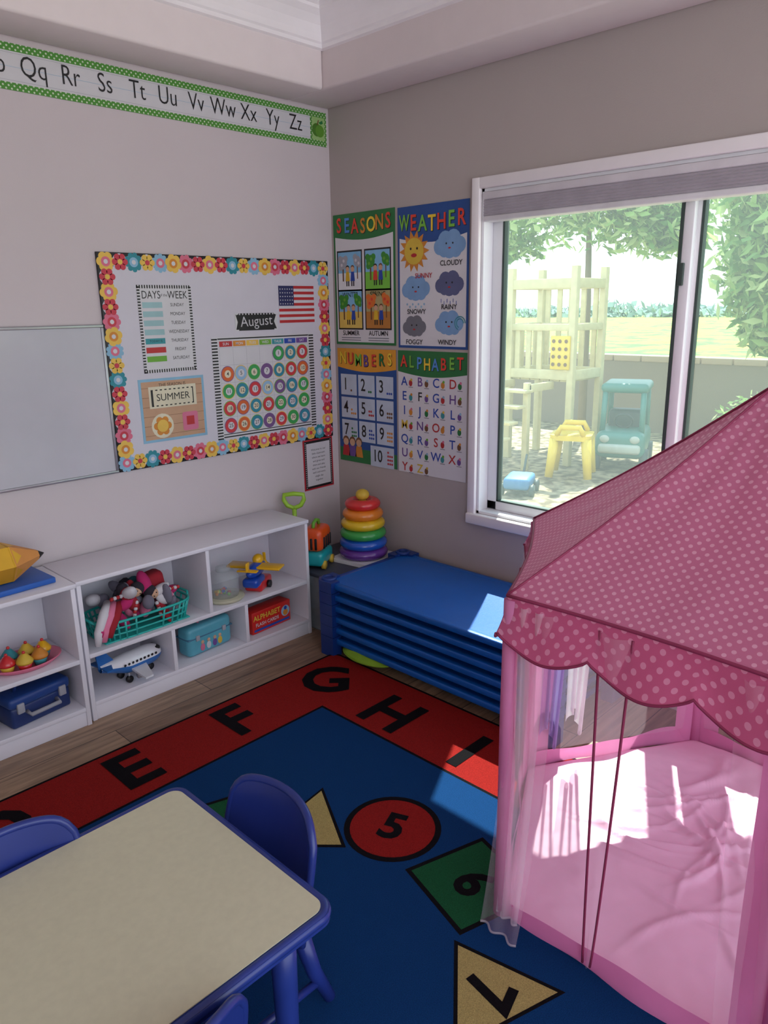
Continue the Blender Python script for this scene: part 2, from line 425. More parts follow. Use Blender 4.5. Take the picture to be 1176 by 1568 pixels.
g = G(); OR = C('toy_orange', 235, 85, 25, rough=.35, coat=.3); TL = C('toy_teal', 30, 175, 180, rough=.35, coat=.3)
M = TR(-.385, -.235, .314) @ RZ(.5)
g.box((-.085, -.06, .015), (.085, .06, .09), TL, .02, M=M, seg=4)
g.box((-.08, -.056, .09), (.08, .056, .21), OR, .03, M=M, seg=5)
for i in range(4): g.box((-.05+i*.03, -.061, .105), (-.035+i*.03, -.052, .165), BLACK, .003, M=M)
for i in range(3): g.box((-.0845, -.032+i*.024, .105), (-.075, -.02+i*.024, .165), BLACK, .003, M=M)
g.tube([(-.04, 0, .205), (-.035, 0, .232), (0, 0, .242), (.035, 0, .232), (.04, 0, .205)], .009, LIME, M=M)
for sx in (-1, 1):
    for sy in (-1, 1): g.tube([(sx*.055, sy*.05, .022), (sx*.055, sy*.068, .022)], .022, YEL, M=M, n=16)
g.build('toy_pet_carrier')

g = G(); LG = C('spade_green', 165, 215, 60, rough=.35)
M = TR(-.40, -.085, 0.314) @ RZ(-.75)
g.tube([(0, 0, .12), (0, 0, .29)], .012, LG, M=M)
g.tube([(0, 0, .28), (-.035, 0, .295), (-.052, 0, .325), (-.05, 0, .352), (0, 0, .358), (.05, 0, .352), (.052, 0, .325), (.035, 0, .295)], .012, LG, closed=True, M=M)
g.surf(lambda a, b_: ((a-.5)*.1*(1-.35*(1-b_)**3), .012*((a-.5)*2)**2, .0+b_*.13), 8, 8, LG, M=M)
g.build('toy_spade')

# ------------------------------------------------------------------ shelf contents
BT = C('basket_teal', 40, 185, 175, rough=.35)
g = G(); M = TR(-1.375, -.200, .29)
wx, wy, hb = .215, .112, .085
g.box((-wx+.02, -wy+.02, 0), (wx-.02, wy-.02, .006), BT, .002, M=M)
def per(t_, k):
    a = 2*pi*t_; q = 4.0
    x = (abs(cos(a))**(2/q))*(1 if cos(a) >= 0 else -1); y = (abs(sin(a))**(2/q))*(1 if sin(a) >= 0 else -1)
    return (x*(wx-.018+.018*k), y*(wy-.018+.018*k))
for k in (0, .33, .66, 1.0):
    g.tube([(*per(i/48, k), hb*k+.003) for i in range(48)], .006 if k == 1 else .0045, BT, n=6, closed=True, M=M)
for i in range(34):
    a, b_ = per(i/34, 0), per(i/34, 1)
    g.tube([(*a, .003), (*b_, hb)], .0048, BT, n=6, M=M)
for sx in (-1, 1): g.tube([(sx*wx, -.05, hb), (sx*(wx+.012), -.03, hb+.012), (sx*(wx+.012), .03, hb+.012), (sx*wx, .05, hb)], .006, BT, n=8, M=M)
g.build('toy_basket')
g = G(); random.seed(3)
DC = [C('plush_red', 165, 30, 45, rough=.9), C('plush_dark', 45, 38, 50, rough=.9), C('plush_pink', 235, 130, 165, rough=.9), C('plush_white', 225, 220, 225, rough=.9), C('plush_gray', 120, 115, 130, rough=.9), C('plush_magenta', 200, 40, 110, rough=.9), C('plush_teal', 50, 120, 130, rough=.9)]
for i in range(46):
    x = random.uniform(-.16, .16); y = random.uniform(-.075, .075); z = .045+random.random()*.19*(1-abs(x)*2.6)
    R_ = Matrix.Rotation(random.random()*6, 3, 'Z') @ Matrix.Rotation(random.random()*3, 3, 'X')
    g.sph((x, y, z), (random.uniform(.018, .034), random.uniform(.016, .028), random.uniform(.03, .065)), DC[[0, 1, 2, 3, 4, 5, 6, 1, 0, 4][i % 10]], n=14, M=M, rot=R_)
for (dx, dz, tilt, hair, body) in [(-.05, .16, .9, DC[1], DC[5]), (.07, .13, -.9, DC[1], DC[3])]:
    T = M @ TR(dx, -.06, dz) @ RY(tilt)
    g.sph((0, 0, .03), (.024, .022, .026), SKIN, M=T); g.sph((0, .008, .042), (.03, .028, .028), hair, M=T)
    g.sph((0, 0, -.03), (.025, .02, .04), body, M=T)
    g.sph((-.009, -.022, .03), .003, BLACK, n=8, M=T); g.sph((.009, -.022, .03), .003, BLACK, n=8, M=T)
    for s_ in (-1, 1):
        for q in range(6): g.sph((s_*(.03+q*.008), -.01, -.005-q*.011), .009, [WHITE, RED][q % 2], n=8, M=T)
g.box((.06, -.02, .10), (.16, .06, .20), DC[0], .02, M=M @ RY(-.15)); g.box((.045, -.03, .12), (.075, .04, .17), DC[1], .012, M=M)
for i, (x, c_) in enumerate([(-.24, 3), (-.215, 2), (-.19, 0), (-.235, 5)]):
    g.tube([(x+.10, -.03, .15), (x+.05, -.09, .13-.01*i), (x+.01, -.115, .07), (x-.0, -.12, .02+.01*i)], [.018, .02, .018, .012], DC[c_], M=M)
g.build('plush_toy_pile')

g = G(); PW = C('toy_plane_white', 240, 240, 246, rough=.25, coat=.4); PB = C('toy_plane_blue', 45, 110, 185, rough=.3)
M = TR(-1.450, -.235, .157) @ RZ(.12) @ Matrix.Scale(1.06, 4)
def fus(a, b_):
    x = -.135+.28*b_; R = .042*min(1, sqrt(max(0, 1-((b_-.75)/.25)**2)) if b_ > .75 else (.35+.65*min(1, b_/.4)))
    q = 2*pi*a; zc = .018*(1-min(1, b_/.4))
    return (x, R*cos(q), zc+R*sin(q))
g.surf(lambda a, b_: fus(a*.5, b_), 12, 24, PW, M=M); g.surf(lambda a, b_: fus(.5+a*.5, b_), 12, 24, PB, M=M)
g.poly([(-.02, -.03), (.05, -.03), (.0, -.15), (-.035, -.15)], -.012, PW, M, th=.008); g.poly([(-.02, .03), (.05, .03), (.01, .10), (-.03, .10)], -.012, PW, M, th=.008)
g.poly([(-.135, -.01), (-.09, -.01), (-.115, -.06), (-.14, -.06)], .028, PB, M, th=.006); g.poly([(-.135, .01), (-.09, .01), (-.115, .06), (-.14, .06)], .028, PB, M, th=.006)
g.poly([(-.14, .02), (-.07, .03), (-.12, .10), (-.15, .10)], .004, PB, M @ RX(pi/2), th=.008)
for i in range(9): g.disc(-.05+i*.018, .012, .0055, .0425, BLACK, M @ RX(pi/2))
g.box((.10, -.028, .012), (.128, .028, .03), BLACK, .006, M=M)
for x, y in [(-.0, -.075), (.0, .07)]: g.tube([(x-.02, y, -.03), (x+.03, y, -.03)], .015, LGREY, M=M, n=14)
for x, y in [(.09, 0), (-.03, .03), (-.03, -.03)]:
    g.tube([(x, y-.006, -.057), (x, y+.006, -.057)], .0145, BLACK, M=M, n=14); g.tube([(x, y, -.058), (x, y, -.03)], .004, LGREY, M=M)
g.build('toy_airplane')

g = G(); M = TR(-1.07, -.225, .081) @ RZ(.1)
LB = C('lunchbox_teal', 95, 175, 195, rough=.35)
g.box((-.125, -.04, 0), (.125, .05, .142), LB, .024, M=M, seg=5)
g.box((-.127, -.042, .085), (.127, .052, .092), C('lunchbox_seam', 70, 120, 150), .003, M=M)
g.tube([(-.04, .0, .14), (-.035, 0, .162), (.035, 0, .162), (.04, 0, .14)], .006, PINK, M=M)
for x, c_ in [(-.05, PINK), (-.015, WHITE), (.02, PURP), (.05, YEL)]:
    g.sph((x, -.040, .035), (.013, .003, .018), c_, M=M); g.sph((x, -.041, .060), (.009, .003, .009), SKIN, M=M)
for sx in (-.075, .075): g.box((sx-.01, -.046, .075), (sx+.01, -.038, .1), LGREY, .002, M=M)
g.build('lunch_box')

g = G(); M = TR(-.715, -.235, .081) @ RZ(.08); RBX = C('card_box_red', 215, 40, 35, rough=.4)
g.box((-.13, -.03, 0), (.12, .05, .11), RBX, .003, M=M)
MF = M @ Matrix(((1, 0, 0, 0), (0, 0, -1, -.0302), (0, 1, 0, 0), (0, 0, 0, 1)))
g.text('ALPHABET', -.035, .078, .037, .001, YEL, MF, bold=.02); g.text('FLASH CARDS', -.035, .042, .024, .001, WHITE, MF, bold=.015)
g.rect(-.12, .01, .11, .022, .001, BLUE, MF); g.disc(.085, .06, .028, .001, LBLUE, MF); g.disc(.085, .052, .016, .0015, ORG, MF); g.disc(.085, .075, .01, .002, BLUE, MF)
g.build('flash_card_box')

g = G(); M = TR(-.945, -.215, .289)
CG = C('jar_clear', 225, 232, 235, rough=.08, alpha=.28)
g.lathe([(.001, 0), (.085, 0), (.095, .012), (.09, .018), (.001, .018)], C('jar_base', 225, 220, 190, rough=.3, alpha=.8), M=M)
g.lathe([(.066, .018), (.070, .04), (.070, .115), (.05, .135), (.03, .14)], CG, M=M)
g.lathe([(.001, .138), (.034, .138), (.034, .155), (.001, .157)], CG, M=M)
for i in range(16):
    a = random.random()*6.3; q = random.random()*.045
    g.sph((q*cos(a), q*sin(a), .028+.006*(i % 3)), .009, [RED, YEL, BLUE, LIME, ORG][i % 5], n=8, M=M)
g.build('clear_toy_jar')

g = G(); M = TR(-.765, -.225, .289) @ RZ(.55); YP = C('toy_yellow', 250, 190, 20, rough=.3, coat=.3); BP = C('toy_blue', 30, 80, 190, rough=.3, coat=.3); RP = C('toy_red', 215, 40, 45, rough=.3, coat=.3)
g.box((-.05, -.045, .0), (.09, .045, .05), RP, .012, M=M, seg=3); g.box((-.09, -.04, .03), (.02, .04, .075), BP, .015, M=M, seg=3)
g.sph((0, 0, .1), (.10, .034, .034), BP, M=M); g.box((-.045, -.135, .112), (.035, .135, .124), YP, .005, M=M)
g.box((-.115, -.05, .12), (-.085, .05, .128), YP, .003, M=M); g.box((-.118, -.004, .12), (-.085, .004, .165), YP, .003, M=M)
g.sph((.03, 0, .14), (.034, .026, .026), YP, M=M); g.sph((.105, 0, .1), (.016, .016, .016), YP, M=M)
for a in range(3): g.box((-.003, -.008, 0), (.003, .008, .048), YP, .002, M=M @ TR(.112, 0, .1) @ RX(a*2.094))
for sy in (-1, 1): g.tube([(.03, sy*.045, .018), (.03, sy*.06, .018)], .018, BLACK, M=M, n=14)
g.build('toy_propeller_plane')

g = G(); M = TR(-1.86, -.215, .289)
TP = C('tray_pink', 235, 120, 150, rough=.35)
g.lathe([(.001, .004), (.09, .004), (.11, .022), (.118, .024), (.118, .02), (.094, 0), (.001, 0)], TP, M=M @ Matrix.Diagonal((1.15, .85, 1, 1)), n=36)
for i, (x, y, c1, c2) in enumerate([(-.075, -.03, YEL, RP), (-.02, -.055, RP, YEL), (.04, -.045, TEAL, ORG), (-.045, .03, ORG, TEAL), (.02, .03, RP, YEL), (.075, .01, TEAL, YP)]):
    g.lathe([(.001, .006), (.02, .006), (.028, .032), (.001, .032)], c1, n=16, M=M @ TR(x, y, 0))
    g.lathe([(.03, .032), (.032, .04), (.024, .052), (.02, .056), (.013, .066), (.001, .072)], c2, n=16, M=M @ TR(x, y, 0))
    g.sph((x, y, .074), .007, RP, n=8, M=M)
g.build('toy_cupcake_tray')
g = G(); M = TR(-1.855, -.225, .081) @ RZ(.15); TB = C('toolbox_navy', 28, 52, 110, rough=.4); TB2 = C('toolbox_lid', 35, 70, 140, rough=.4)
g.box((-.12, -.06, 0), (.12, .06, .085), TB, .01, M=M); g.box((-.125, -.065, .08), (.125, .065, .125), TB2, .016, M=M, seg=4)
g.tube([(-.06, -.06, .055), (-.058, -.09, .05), (.058, -.09, .05), (.06, -.06, .055)], .008, LGREY, M=M)
for x in (-.085, .085): g.box((x-.014, -.072, .06), (x+.014, -.058, .1), LGREY, .003, M=M)
g.tube([(-.07, 0, .122), (-.06, 0, .15), (.06, 0, .15), (.07, 0, .122)], .008, TB, M=M)
g.build('toy_toolbox')
g = G(); M = TR(-1.90, -.16, .601) @ RZ(.05)
g.box((-.22, -.12, 0), (.17, .12, .022), C('folder_blue', 35, 95, 185, rough=.45), .004, M=M); g.box((-.215, -.115, .004), (.172, .115, .018), WHITE, .001, M=M)
g.build('blue_storage_tray')
# pencil-shaped box: hexagonal barrel with flat top, sharpened wood cone with black lead
g = G(); M = TR(-1.905, -.165, .624) @ RZ(.02)
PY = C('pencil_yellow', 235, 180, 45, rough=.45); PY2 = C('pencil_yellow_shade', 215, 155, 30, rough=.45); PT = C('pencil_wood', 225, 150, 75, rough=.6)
hx = lambda r_, x: [(x, r_*1.15*cos(pi*k/3), .070+r_*.95*sin(pi*k/3)) for k in range(6)]
def prism(r1, x1_, r2, x2_, mat, mat2=None):
    vs = hx(r1, x1_)+hx(r2, x2_)
    g.add(vs, [[k, (k+1) % 6, 6+(k+1) % 6, 6+k] for k in (0, 1, 2)]+[[5, 4, 3, 2, 1, 0], [6, 7, 8, 9, 10, 11]], mat, False, M)
    g.add(vs, [[k, (k+1) % 6, 6+(k+1) % 6, 6+k] for k in (3, 4, 5)], mat2 or mat, False, M)
prism(.082, -.28, .082, .05, PY, PY2); prism(.082, .05, .020, .165, PT); prism(.020, .165, .002, .190, BLACK)
for k in range(6):
    a_, b2 = hx(.0835, .0)[k], hx(.0835, .0)[(k+1) % 6]
    mid = tuple((Vector(a_)+Vector(b2))/2+Vector((.085, 0, 0))); c_ = hx(.082, .045)
    g.add([(.045, a_[1], a_[2]), (.045, b2[1], b2[2]), (.085, mid[1]*.80, .070+(mid[2]-.070)*.80)], [[0, 1, 2]], PY if k < 3 else PY2, False, M)
prism(.084, -.31, .084, -.28, LGREY); prism(.078, -.35, .08, -.31, PINK)
g.build('pencil_shaped_box')
PKF = 1.0

# ------------------------------------------------------------------ table + chairs
TT = C('table_top_cream', 204, 199, 170, rough=.5, var=.04, scale=60); TBL = C('table_blue_plastic', 36, 54, 128, rough=.35)
g = G(); tx0, tx1, ty0, ty1, th_ = -3.2, -1.968, -2.118, -1.525, .445
g.poly(rrect(tx0, ty0, tx1, ty1, .038, 8), th_-.003, TBL, I4, th=.026)
pr = rrect(tx0+.008, ty0+.008, tx1-.008, ty1-.008, .034, 8)
g.tube([(x, y, th_-.013) for x, y in pr], .0125, TBL, closed=True, n=12)
g.poly(rrect(tx0+.016, ty0+.016, tx1-.016, ty1-.016, .028, 8), th_, TT, I4, th=.002)
for x in (tx0+.08, tx1-.085):
    for y in (ty0+.075, ty1-.075):
        g.tube([(x, y, th_-.03), (x, y, .26), (x, y, .03), (x, y, .014)], [.028, .026, .022, .026], TBL, n=18)
        g.lathe([(.001, -.004), (.04, -.004), (.032, -.05), (.028, -.06)], TBL, n=18, M=TR(x, y, th_-.024))
g.build('activity_table')
CHB = C('chair_blue_plastic', 36, 52, 126, rough=.32)
def chair(M):
    g = G(); sh = .26
    def seat(u, v, dz=0):
        x = (u-.5)*.30*(1-.10*(1-v)); y = -.15+.27*v
        return (x, y, sh-.012*sin(pi*u)*sin(pi*v)-.012*(1-v)**4+dz)
    g.surf(seat, 12, 12, CHB, M=M); g.surf(lambda u, v: seat(1-u, v, -.012), 12, 12, CHB, M=M)
    g.tube([seat(u/10, 0, -.006) for u in range(11)]+[seat(1, v/10, -.006) for v in range(1, 11)]+[seat(1-u/10, 1, -.006) for u in range(1, 11)]+[seat(0, 1-v/10, -.006) for v in range(1, 10)], .009, CHB, closed=True, n=8, M=M)
    def back(u, v, off=0):
        w = .160*(1-.04*v-.03*(v**6)); x = (u-.5)*2*w
        topz = sh+.252-.012*((u-.5)*2)**2-.04*abs((u-.5)*2)**9
        z = sh-.02+v*(topz-sh+.02)
        y = .12+.055*v-.045*((u-.5)*2)**2+off
        return (x, y, z)
    g.surf(lambda u, v: back(1-u, v), 26, 14, CHB, M=M); g.surf(lambda u, v: back(u, v, .014), 26, 14, CHB, M=M)
    edge = [back(0, v/10, .007) for v in range(11)]+[back(u/26, 1, .007) for u in range(1, 27)]+[back(1, 1-v/10, .007) for v in range(1, 11)]
    g.tube(edge, .0095, CHB, n=10, M=M)
    for sx in (-1, 1):
        g.tube([(sx*.12, -.12, sh-.01), (sx*.135, -.145, .12), (sx*.145, -.165, .028)], [.02, .017, .015], CHB, n=12, M=M)
        g.tube([(sx*.125, .10, sh+.0), (sx*.14, .13, .12), (sx*.15, .165, .028)], [.022, .018, .015], CHB, n=12, M=M)
        g.tube([(sx*.14, -.15, .09), (sx*.145, .145, .09)], .010, CHB, n=10, M=M)
    g.build('toddler_chair')
chair(TR(-2.04, -1.82, 0) @ RZ(-pi/2))
chair(TR(-2.385, -1.67, 0) @ RZ(.03))
chair(TR(-2.385, -2.035, 0) @ RZ(pi))

# ------------------------------------------------------------------ tent
def dotmat(name, base, dot, sp, rad, transl):
    m = bpy.data.materials.new(name); m.use_nodes = True; nt = m.node_tree; N = nt.nodes; L = nt.links
    b = N['Principled BSDF']; b.inputs['Roughness'].default_value = .6; b.inputs['Sheen Weight'].default_value = .2
    uv = N.new('ShaderNodeTexCoord'); sep = N.new('ShaderNodeSeparateXYZ'); L.new(uv.outputs['UV'], sep.inputs[0])
    def ma(op, a, b_=None, v2=None):
        n = N.new('ShaderNodeMath'); n.operation = op; L.new(a, n.inputs[0])
        if b_ is not None: L.new(b_, n.inputs[1])
        if v2 is not None: n.inputs[1].default_value = v2
        return n.outputs[0]
    def lay(off):
        res = []
        for i in (0, 1):
            k = ma('DIVIDE', sep.outputs[i], v2=sp); k = ma('ADD', k, v2=off); k = ma('FRACT', k); k = ma('SUBTRACT', k, v2=.5); res.append(ma('MULTIPLY', k, k))
        d = ma('ADD', res[0], res[1]); return ma('LESS_THAN', d, v2=(rad/sp)**2)
    s_ = ma('MAXIMUM', lay(0), lay(.5))
    mx = N.new('ShaderNodeMixRGB'); mx.inputs[1].default_value = (*base, 1); mx.inputs[2].default_value = (*dot, 1); L.new(s_, mx.inputs[0])
    L.new(mx.outputs[0], b.inputs['Base Color'])
    if transl > 0:
        n2 = N.new('ShaderNodeTexNoise'); n2.inputs['Scale'].default_value = 7; n2.inputs['Detail'].default_value = 2
        L.new(uv.outputs['Object'], n2.inputs['Vector']); bp = N.new('ShaderNodeBump'); bp.inputs['Strength'].default_value = .35; bp.inputs['Distance'].default_value = .03
        L.new(n2.outputs['Fac'], bp.inputs['Height']); L.new(bp.outputs[0], b.inputs['Normal'])
        t = N.new('ShaderNodeBsdfTranslucent'); L.new(mx.outputs[0], t.inputs[0]); ms = N.new('ShaderNodeMixShader'); ms.inputs[0].default_value = transl
        L.new(b.outputs[0], ms.inputs[1]); L.new(t.outputs[0], ms.inputs[2]); L.new(ms.outputs[0], N['Material Output'].inputs['Surface'])
    return m
TD = dotmat('tent_pink_polka', srgb(204, 122, 155), srgb(228, 174, 196), .029, .0050, .4)
TV = dotmat('tent_valance_polka', srgb(204, 98, 140), srgb(226, 152, 182), .036, .0066, .38)
TPI = C('tent_pink_fabric', 230, 140, 190, rough=.6, transl=.35, var=.04, bump=.3, bscale=9)
TPL = C('tent_floor_pink', 240, 192, 217, rough=.5, var=.03, bump=.5, bscale=7, bdist=.03, bdet=2)
TPD = C('tent_piping', 140, 42, 80, rough=.6)
SHR = C('tent_sheer', 252, 226, 240, rough=.7, transl=.5, alpha=.17, var=.02)
SHW2 = C('tent_sheer_white', 252, 244, 249, rough=.7, transl=.5, alpha=.30, var=.02)
e = empty('play_tent')
tc_ = Vector((-.795, -2.466, 0)); S_ = .69; ZE = .93; ZP = 1.405
V = [tc_+Vector((S_*cos(radians(148-60*k)), S_*sin(radians(148-60*k)), 0)) for k in range(6)]   # A,B,D,E,F,C
g = G()
for k in range(6):
    a, b_ = V[k], V[(k+1) % 6]
    def fn(u, v, a=a, b_=b_):
        p = a.lerp(b_, u); q = p.lerp(tc_, v)
        q = q + (q-tc_)*(-.03*sin(pi*u)*(1-v))
        return (q.x, q.y, ZE+(ZP-ZE)*(v-.035*sin(pi*v))-.012*sin(pi*u)*sin(pi*v)+.0025*sin(19*u+5*v)*sin(pi*v))
    g.surf(fn, 24, 20, TD, uvfn=lambda u, v: ((u-.5)*S_*(1-v), v*.76))
g.build('roof', e)
g = G()
for k in range(6):
    a, b_ = V[k], V[(k+1) % 6]; mid = (a+b_)/2; nrm = (mid-tc_).normalized()
    def fn(u, t, a=a, b_=b_, nrm=nrm):
        p = a.lerp(b_, u)+nrm*(-.03*sin(pi*u)*S_*.87)
        dr = .090+.042*abs(sin(3*pi*u))**.8
        out_ = .010*t+.018*t*t+.006*t*sin(6*pi*u+k)+.004*sin(21*u+k)*t
        d = (p-tc_).normalized()
        q = p+d*out_
        return (q.x, q.y, ZE-.004-dr*t)
    g.surf(fn, 72, 6, TV, uvfn=lambda u, t: (u*S_, t*.12))
    g.tube([fn(i/72, 1) for i in range(73)], .0035, TPD, n=6)
g.build('valance', e)
g = G()
for k in range(6):
    a = V[k]; b_ = V[(k+1) % 6]
    pts = [(a.lerp(tc_, v/16).x, a.lerp(tc_, v/16).y, ZE+.003+(ZP-ZE)*(v/16-.035*sin(pi*v/16))) for v in range(17)]
    g.tube(pts, .0032, TPD, n=6)
    mid = (a+b_)/2; nrm = (mid-tc_).normalized()
    g.tube([tuple(a.lerp(b_, i/20)+nrm*(-.03*sin(pi*i/20)*S_*.87)+Vector((0, 0, ZE))) for i in range(21)], .0045, TPD, n=6)
g.build('piping', e)
g = G()
for k in range(6):
    a = V[k]*.985+tc_*.015
    g.tube([(a.x, a.y, .014), (a.x, a.y, .3), (a.x, a.y, .6), (a.x, a.y, ZE-.01)], [.022, .019, .020, .018], TPI, n=14)
    for other in (V[(k+1) % 6], V[k-1]):
        w_ = .085 if k != 0 else .022
        g.surf(lambda u, v, a=a, o_=other, w_=w_: tuple(a+(o_-a).normalized()*(u*w_)+(tc_-a).normalized()*(.006*sin(9*v+4*u))+Vector((0, 0, .02+v*(ZE-.03)))), 4, 18, TPI)
g.build('pole_sleeves', e)
g = G()
for k in range(6):
    a = V[k]*.985+tc_*.015; b_ = V[(k+1) % 6]*.985+tc_*.015; n_ = (tc_-(a+b_)/2).normalized()
    g.surf(lambda u, v, a=a, b_=b_, n_=n_: tuple(a.lerp(b_, u)+n_*(.006*sin(14*u+k)+.012*sin(5*u)*v)+Vector((0, 0, .014+.060*v+.006*sin(17*u)*v))), 30, 3, TPI)
    if k != 5:
        g.surf(lambda u, v, a=a, b_=b_, n_=n_: tuple(a.lerp(b_, u)+n_*((.007*sin(17*u+2*v)+.003*sin(31*u))*(.4+.6*v))+Vector((0, 0, .07+(ZE-.09)*v))), 50, 10, SHR)
g.build('side_panels', e)
a = V[5]*.985+tc_*.015; b_ = V[0]*.985+tc_*.015; n_ = (tc_-(a+b_)/2).normalized(); d_ = (a-b_)
g = G()
def cur(s0, s1, b0, b1, zb, mat, waves, amp, edge=True, ou=0.0):
    def fn(u, v):
        sa = b0+(b1-b0)*u; sb = s0+(s1-s0)*u
        s_ = sa+(sb-sa)*(v**.8)
        return tuple(b_+d_*s_+n_*(-.004-ou*(1-v)**2+amp*sin(waves*u*6.28+1.5*v))+Vector((0, 0, zb+(ZE-.02-zb)*v)))
    g.surf(fn, 40, 16, mat)
    if edge:
        for uu in (0, 1): g.tube([fn(uu, i/24) for i in range(25)], .0032, TPD, n=6)
    else:
        g.tube([fn(i/40, 0) for i in range(41)], .003, SHW2, n=5)
cur(.01, .20, -.02, .15, .022, SHR, 2, .008, False, .07)
cur(.03, .15, .0, .10, .03, SHW2, 2, .008, False, .02)
cur(.345, .46, .37, .40, .03, SHR, 1, .010, True)
cur(.78, .98, .84, .98, .03, SHR, 2, .010, False)
g.build('front_curtains', e)
g = G()
p1 = V[1]*.95+tc_*.05; p2 = V[2]*.95+tc_*.05
for (s0, s1, zb, mt) in [(.05, .22, .14, C('tent_lilac_sheer', 180, 155, 215, alpha=.6, transl=.4)), (.20, .36, .18, C('tent_white_drape', 245, 235, 242, alpha=.6, transl=.4))]:
    g.surf(lambda u, v: tuple(p1.lerp(p2, s0+(s1-s0)*u*(.5+.5*v))+Vector((.014*sin(20*u), .014*sin(20*u+1), zb+(ZE-.05-zb)*v+.05*(1-v)*sin(5*u)))), 30, 10, mt)
g.build('inner_drapes', e)
g = G(); NR, NA = 70, 220
random.seed(21)
cre = []
for i in range(34):
    a0 = random.random()*6.28; rr0 = random.random()*.52; px_, py_ = tc_.x+rr0*cos(a0), tc_.y+rr0*sin(a0)
    th = random.gauss(-.9, .8); cre.append((px_, py_, cos(th), sin(th), random.uniform(.10, .26), random.uniform(.007, .015), random.uniform(-2.5, 2.5)))
def mat_h(x, y):
    z = .024+.006*noise.noise(Vector((x*5, y*5, .3)))
    for (px_, py_, c_, s_, ln, h_, cv) in cre:
        dx, dy = x-px_, y-py_; t = dx*c_+dy*s_; d = -dx*s_+dy*c_+cv*t*t
        if abs(t) < ln*1.6 and abs(d) < .05:
            z += h_*math.exp(-(d/.011)**2)*math.exp(-(t/ln)**4)
    return max(.0145, z)
vs = [(tc_.x, tc_.y, mat_h(tc_.x, tc_.y))]; fs = []
def hexr(th):
    x = (th-radians(28)) % (pi/3)
    return S_*.975*cos(pi/6)/cos(x-pi/6)
for i in range(1, NR+1):
    for j in range(NA):
        th = 2*pi*j/NA; rr = hexr(th)*i/NR; x = tc_.x+rr*cos(th); y = tc_.y+rr*sin(th)
        vs.append((x, y, .018 if i == NR else mat_h(x, y)))
for j in range(NA): fs.append([0, 1+j, 1+(j+1) % NA])
for i in range(NR-1):
    for j in range(NA):
        a_ = 1+i*NA; c_ = 1+(i+1)*NA; j2 = (j+1) % NA
        fs.append([a_+j, c_+j, c_+j2, a_+j2])
g.add(vs, fs, TPL, True); g.build('floor_mat', e)

# ------------------------------------------------------------------ wall decor: left wall
PKF = .72
k72 = lambda c: tuple(x*.72 for x in c)
m = dotmat('strip_green_dots', k72(srgb(80, 155, 50)), k72(srgb(225, 240, 210)), .020, .0034, 0)
g = G()
z0, z1 = 2.375, 2.530; xs0, xs1 = -3.78, -.018; xe = xs1-.105
g.box((xs0, z0, .001), (xs1, z1, .003), WHITE, 0, ML)
def green(xa_, za_, xb_, zb_): g.add([(xa_, za_, .0038), (xb_, za_, .0038), (xb_, zb_, .0038), (xa_, zb_, .0038)], [[0, 1, 2, 3]], m, False, ML, [(xa_, za_), (xb_, za_), (xb_, zb_), (xa_, zb_)])
green(xs0, z0, xe, z0+.026); green(xs0, z1-.026, xe, z1); green(xe, z0, xs1, z1)
g.rect(xe+.012, z0+.026, xs1-.012, z1-.026, .0041, C('strip_leaf_green', 170, 210, 130), ML)
for zz in (z0+.033, z0+.078, z1-.032): g.rect(xs0, zz-.0006, xe, zz+.0006, .0038, LBLUE if zz == z0+.078 else LGREY, ML)
for i in range(26):
    g.text(chr(65+i)+chr(97+i), -.215-.1375*(25-i), z0+.083, .098, .0046, BLACK, ML, bold=-.005, sx=.78)
g.disc(-.082, z0+.072, .030, .0046, C('apple_green', 80, 135, 35), ML); g.disc(-.062, z0+.068, .028, .0048, C('apple_green2', 100, 160, 45), ML)
g.poly([(-.08, z0+.095), (-.074, z0+.095), (-.066, z0+.116), (-.072, z0+.118)], .005, BROWN, ML)
g.poly([(-.07, z0+.105), (-.045, z0+.118), (-.04, z0+.105), (-.055, z0+.098)], .0052, GREEN, ML)
g.build('alphabet_wall_strip')

g = G(); WB = C('whiteboard_surface', 212, 212, 220, rough=.18, var=.02, coat=.3); AL = C('aluminium', 190, 190, 195, rough=.35, metal=.8)
M = ML @ TR(-1.305, 1.235, 0)
g.box((-1.2, -.305, .0005), (0, .305, .014), WB, 0, M)
for a_, c_ in [((-1.205, -.312, .0005), (.005, -.30, .02)), ((-1.205, .30, .0005), (.005, .312, .02)), ((-1.205, -.3, .0005), (-1.193, .3, .02)), ((-.007, -.3, .0005), (.005, .3, .02))]:
    g.box(a_, c_, AL, .002, M)
g.build('whiteboard')

g = G(); BW = C('bulletin_board_white', 230, 225, 236, rough=.6, var=.02)
bx0, bx1, bz0, bz1 = -1.295, -.045, .922, 1.832
g.box((bx0, bz0, .001), (bx1, bz1, .012), BLACK, .002, ML)
g.rect(bx0+.055, bz0+.055, bx1-.055, bz1-.055, .0125, BW, ML)
TQ = C('flower_teal', 45, 150, 165); PK2 = C('flower_pink', 240, 120, 150); LB2 = C('flower_sky', 150, 200, 230); YL2 = C('flower_yellow', 255, 208, 90); RD2 = C('flower_red', 220, 60, 80)
def flower(x, y, R, c1, c2, nP, z, rot=0):
    P = []
    for i in range(nP*8):
        a = 2*pi*i/(nP*8); rr = R*(.80+.20*abs(cos(nP*a/2))**.6*1.0)
        P.append((x+rr*cos(a+rot), y+rr*sin(a+rot)))
    g.poly(P, z, c1, ML); g.disc(x, y, R*.5, z+.0005, c2, ML, n=14); g.disc(x, y, R*.24, z+.001, WHITE if c2 != WHITE else c1, ML, n=10)
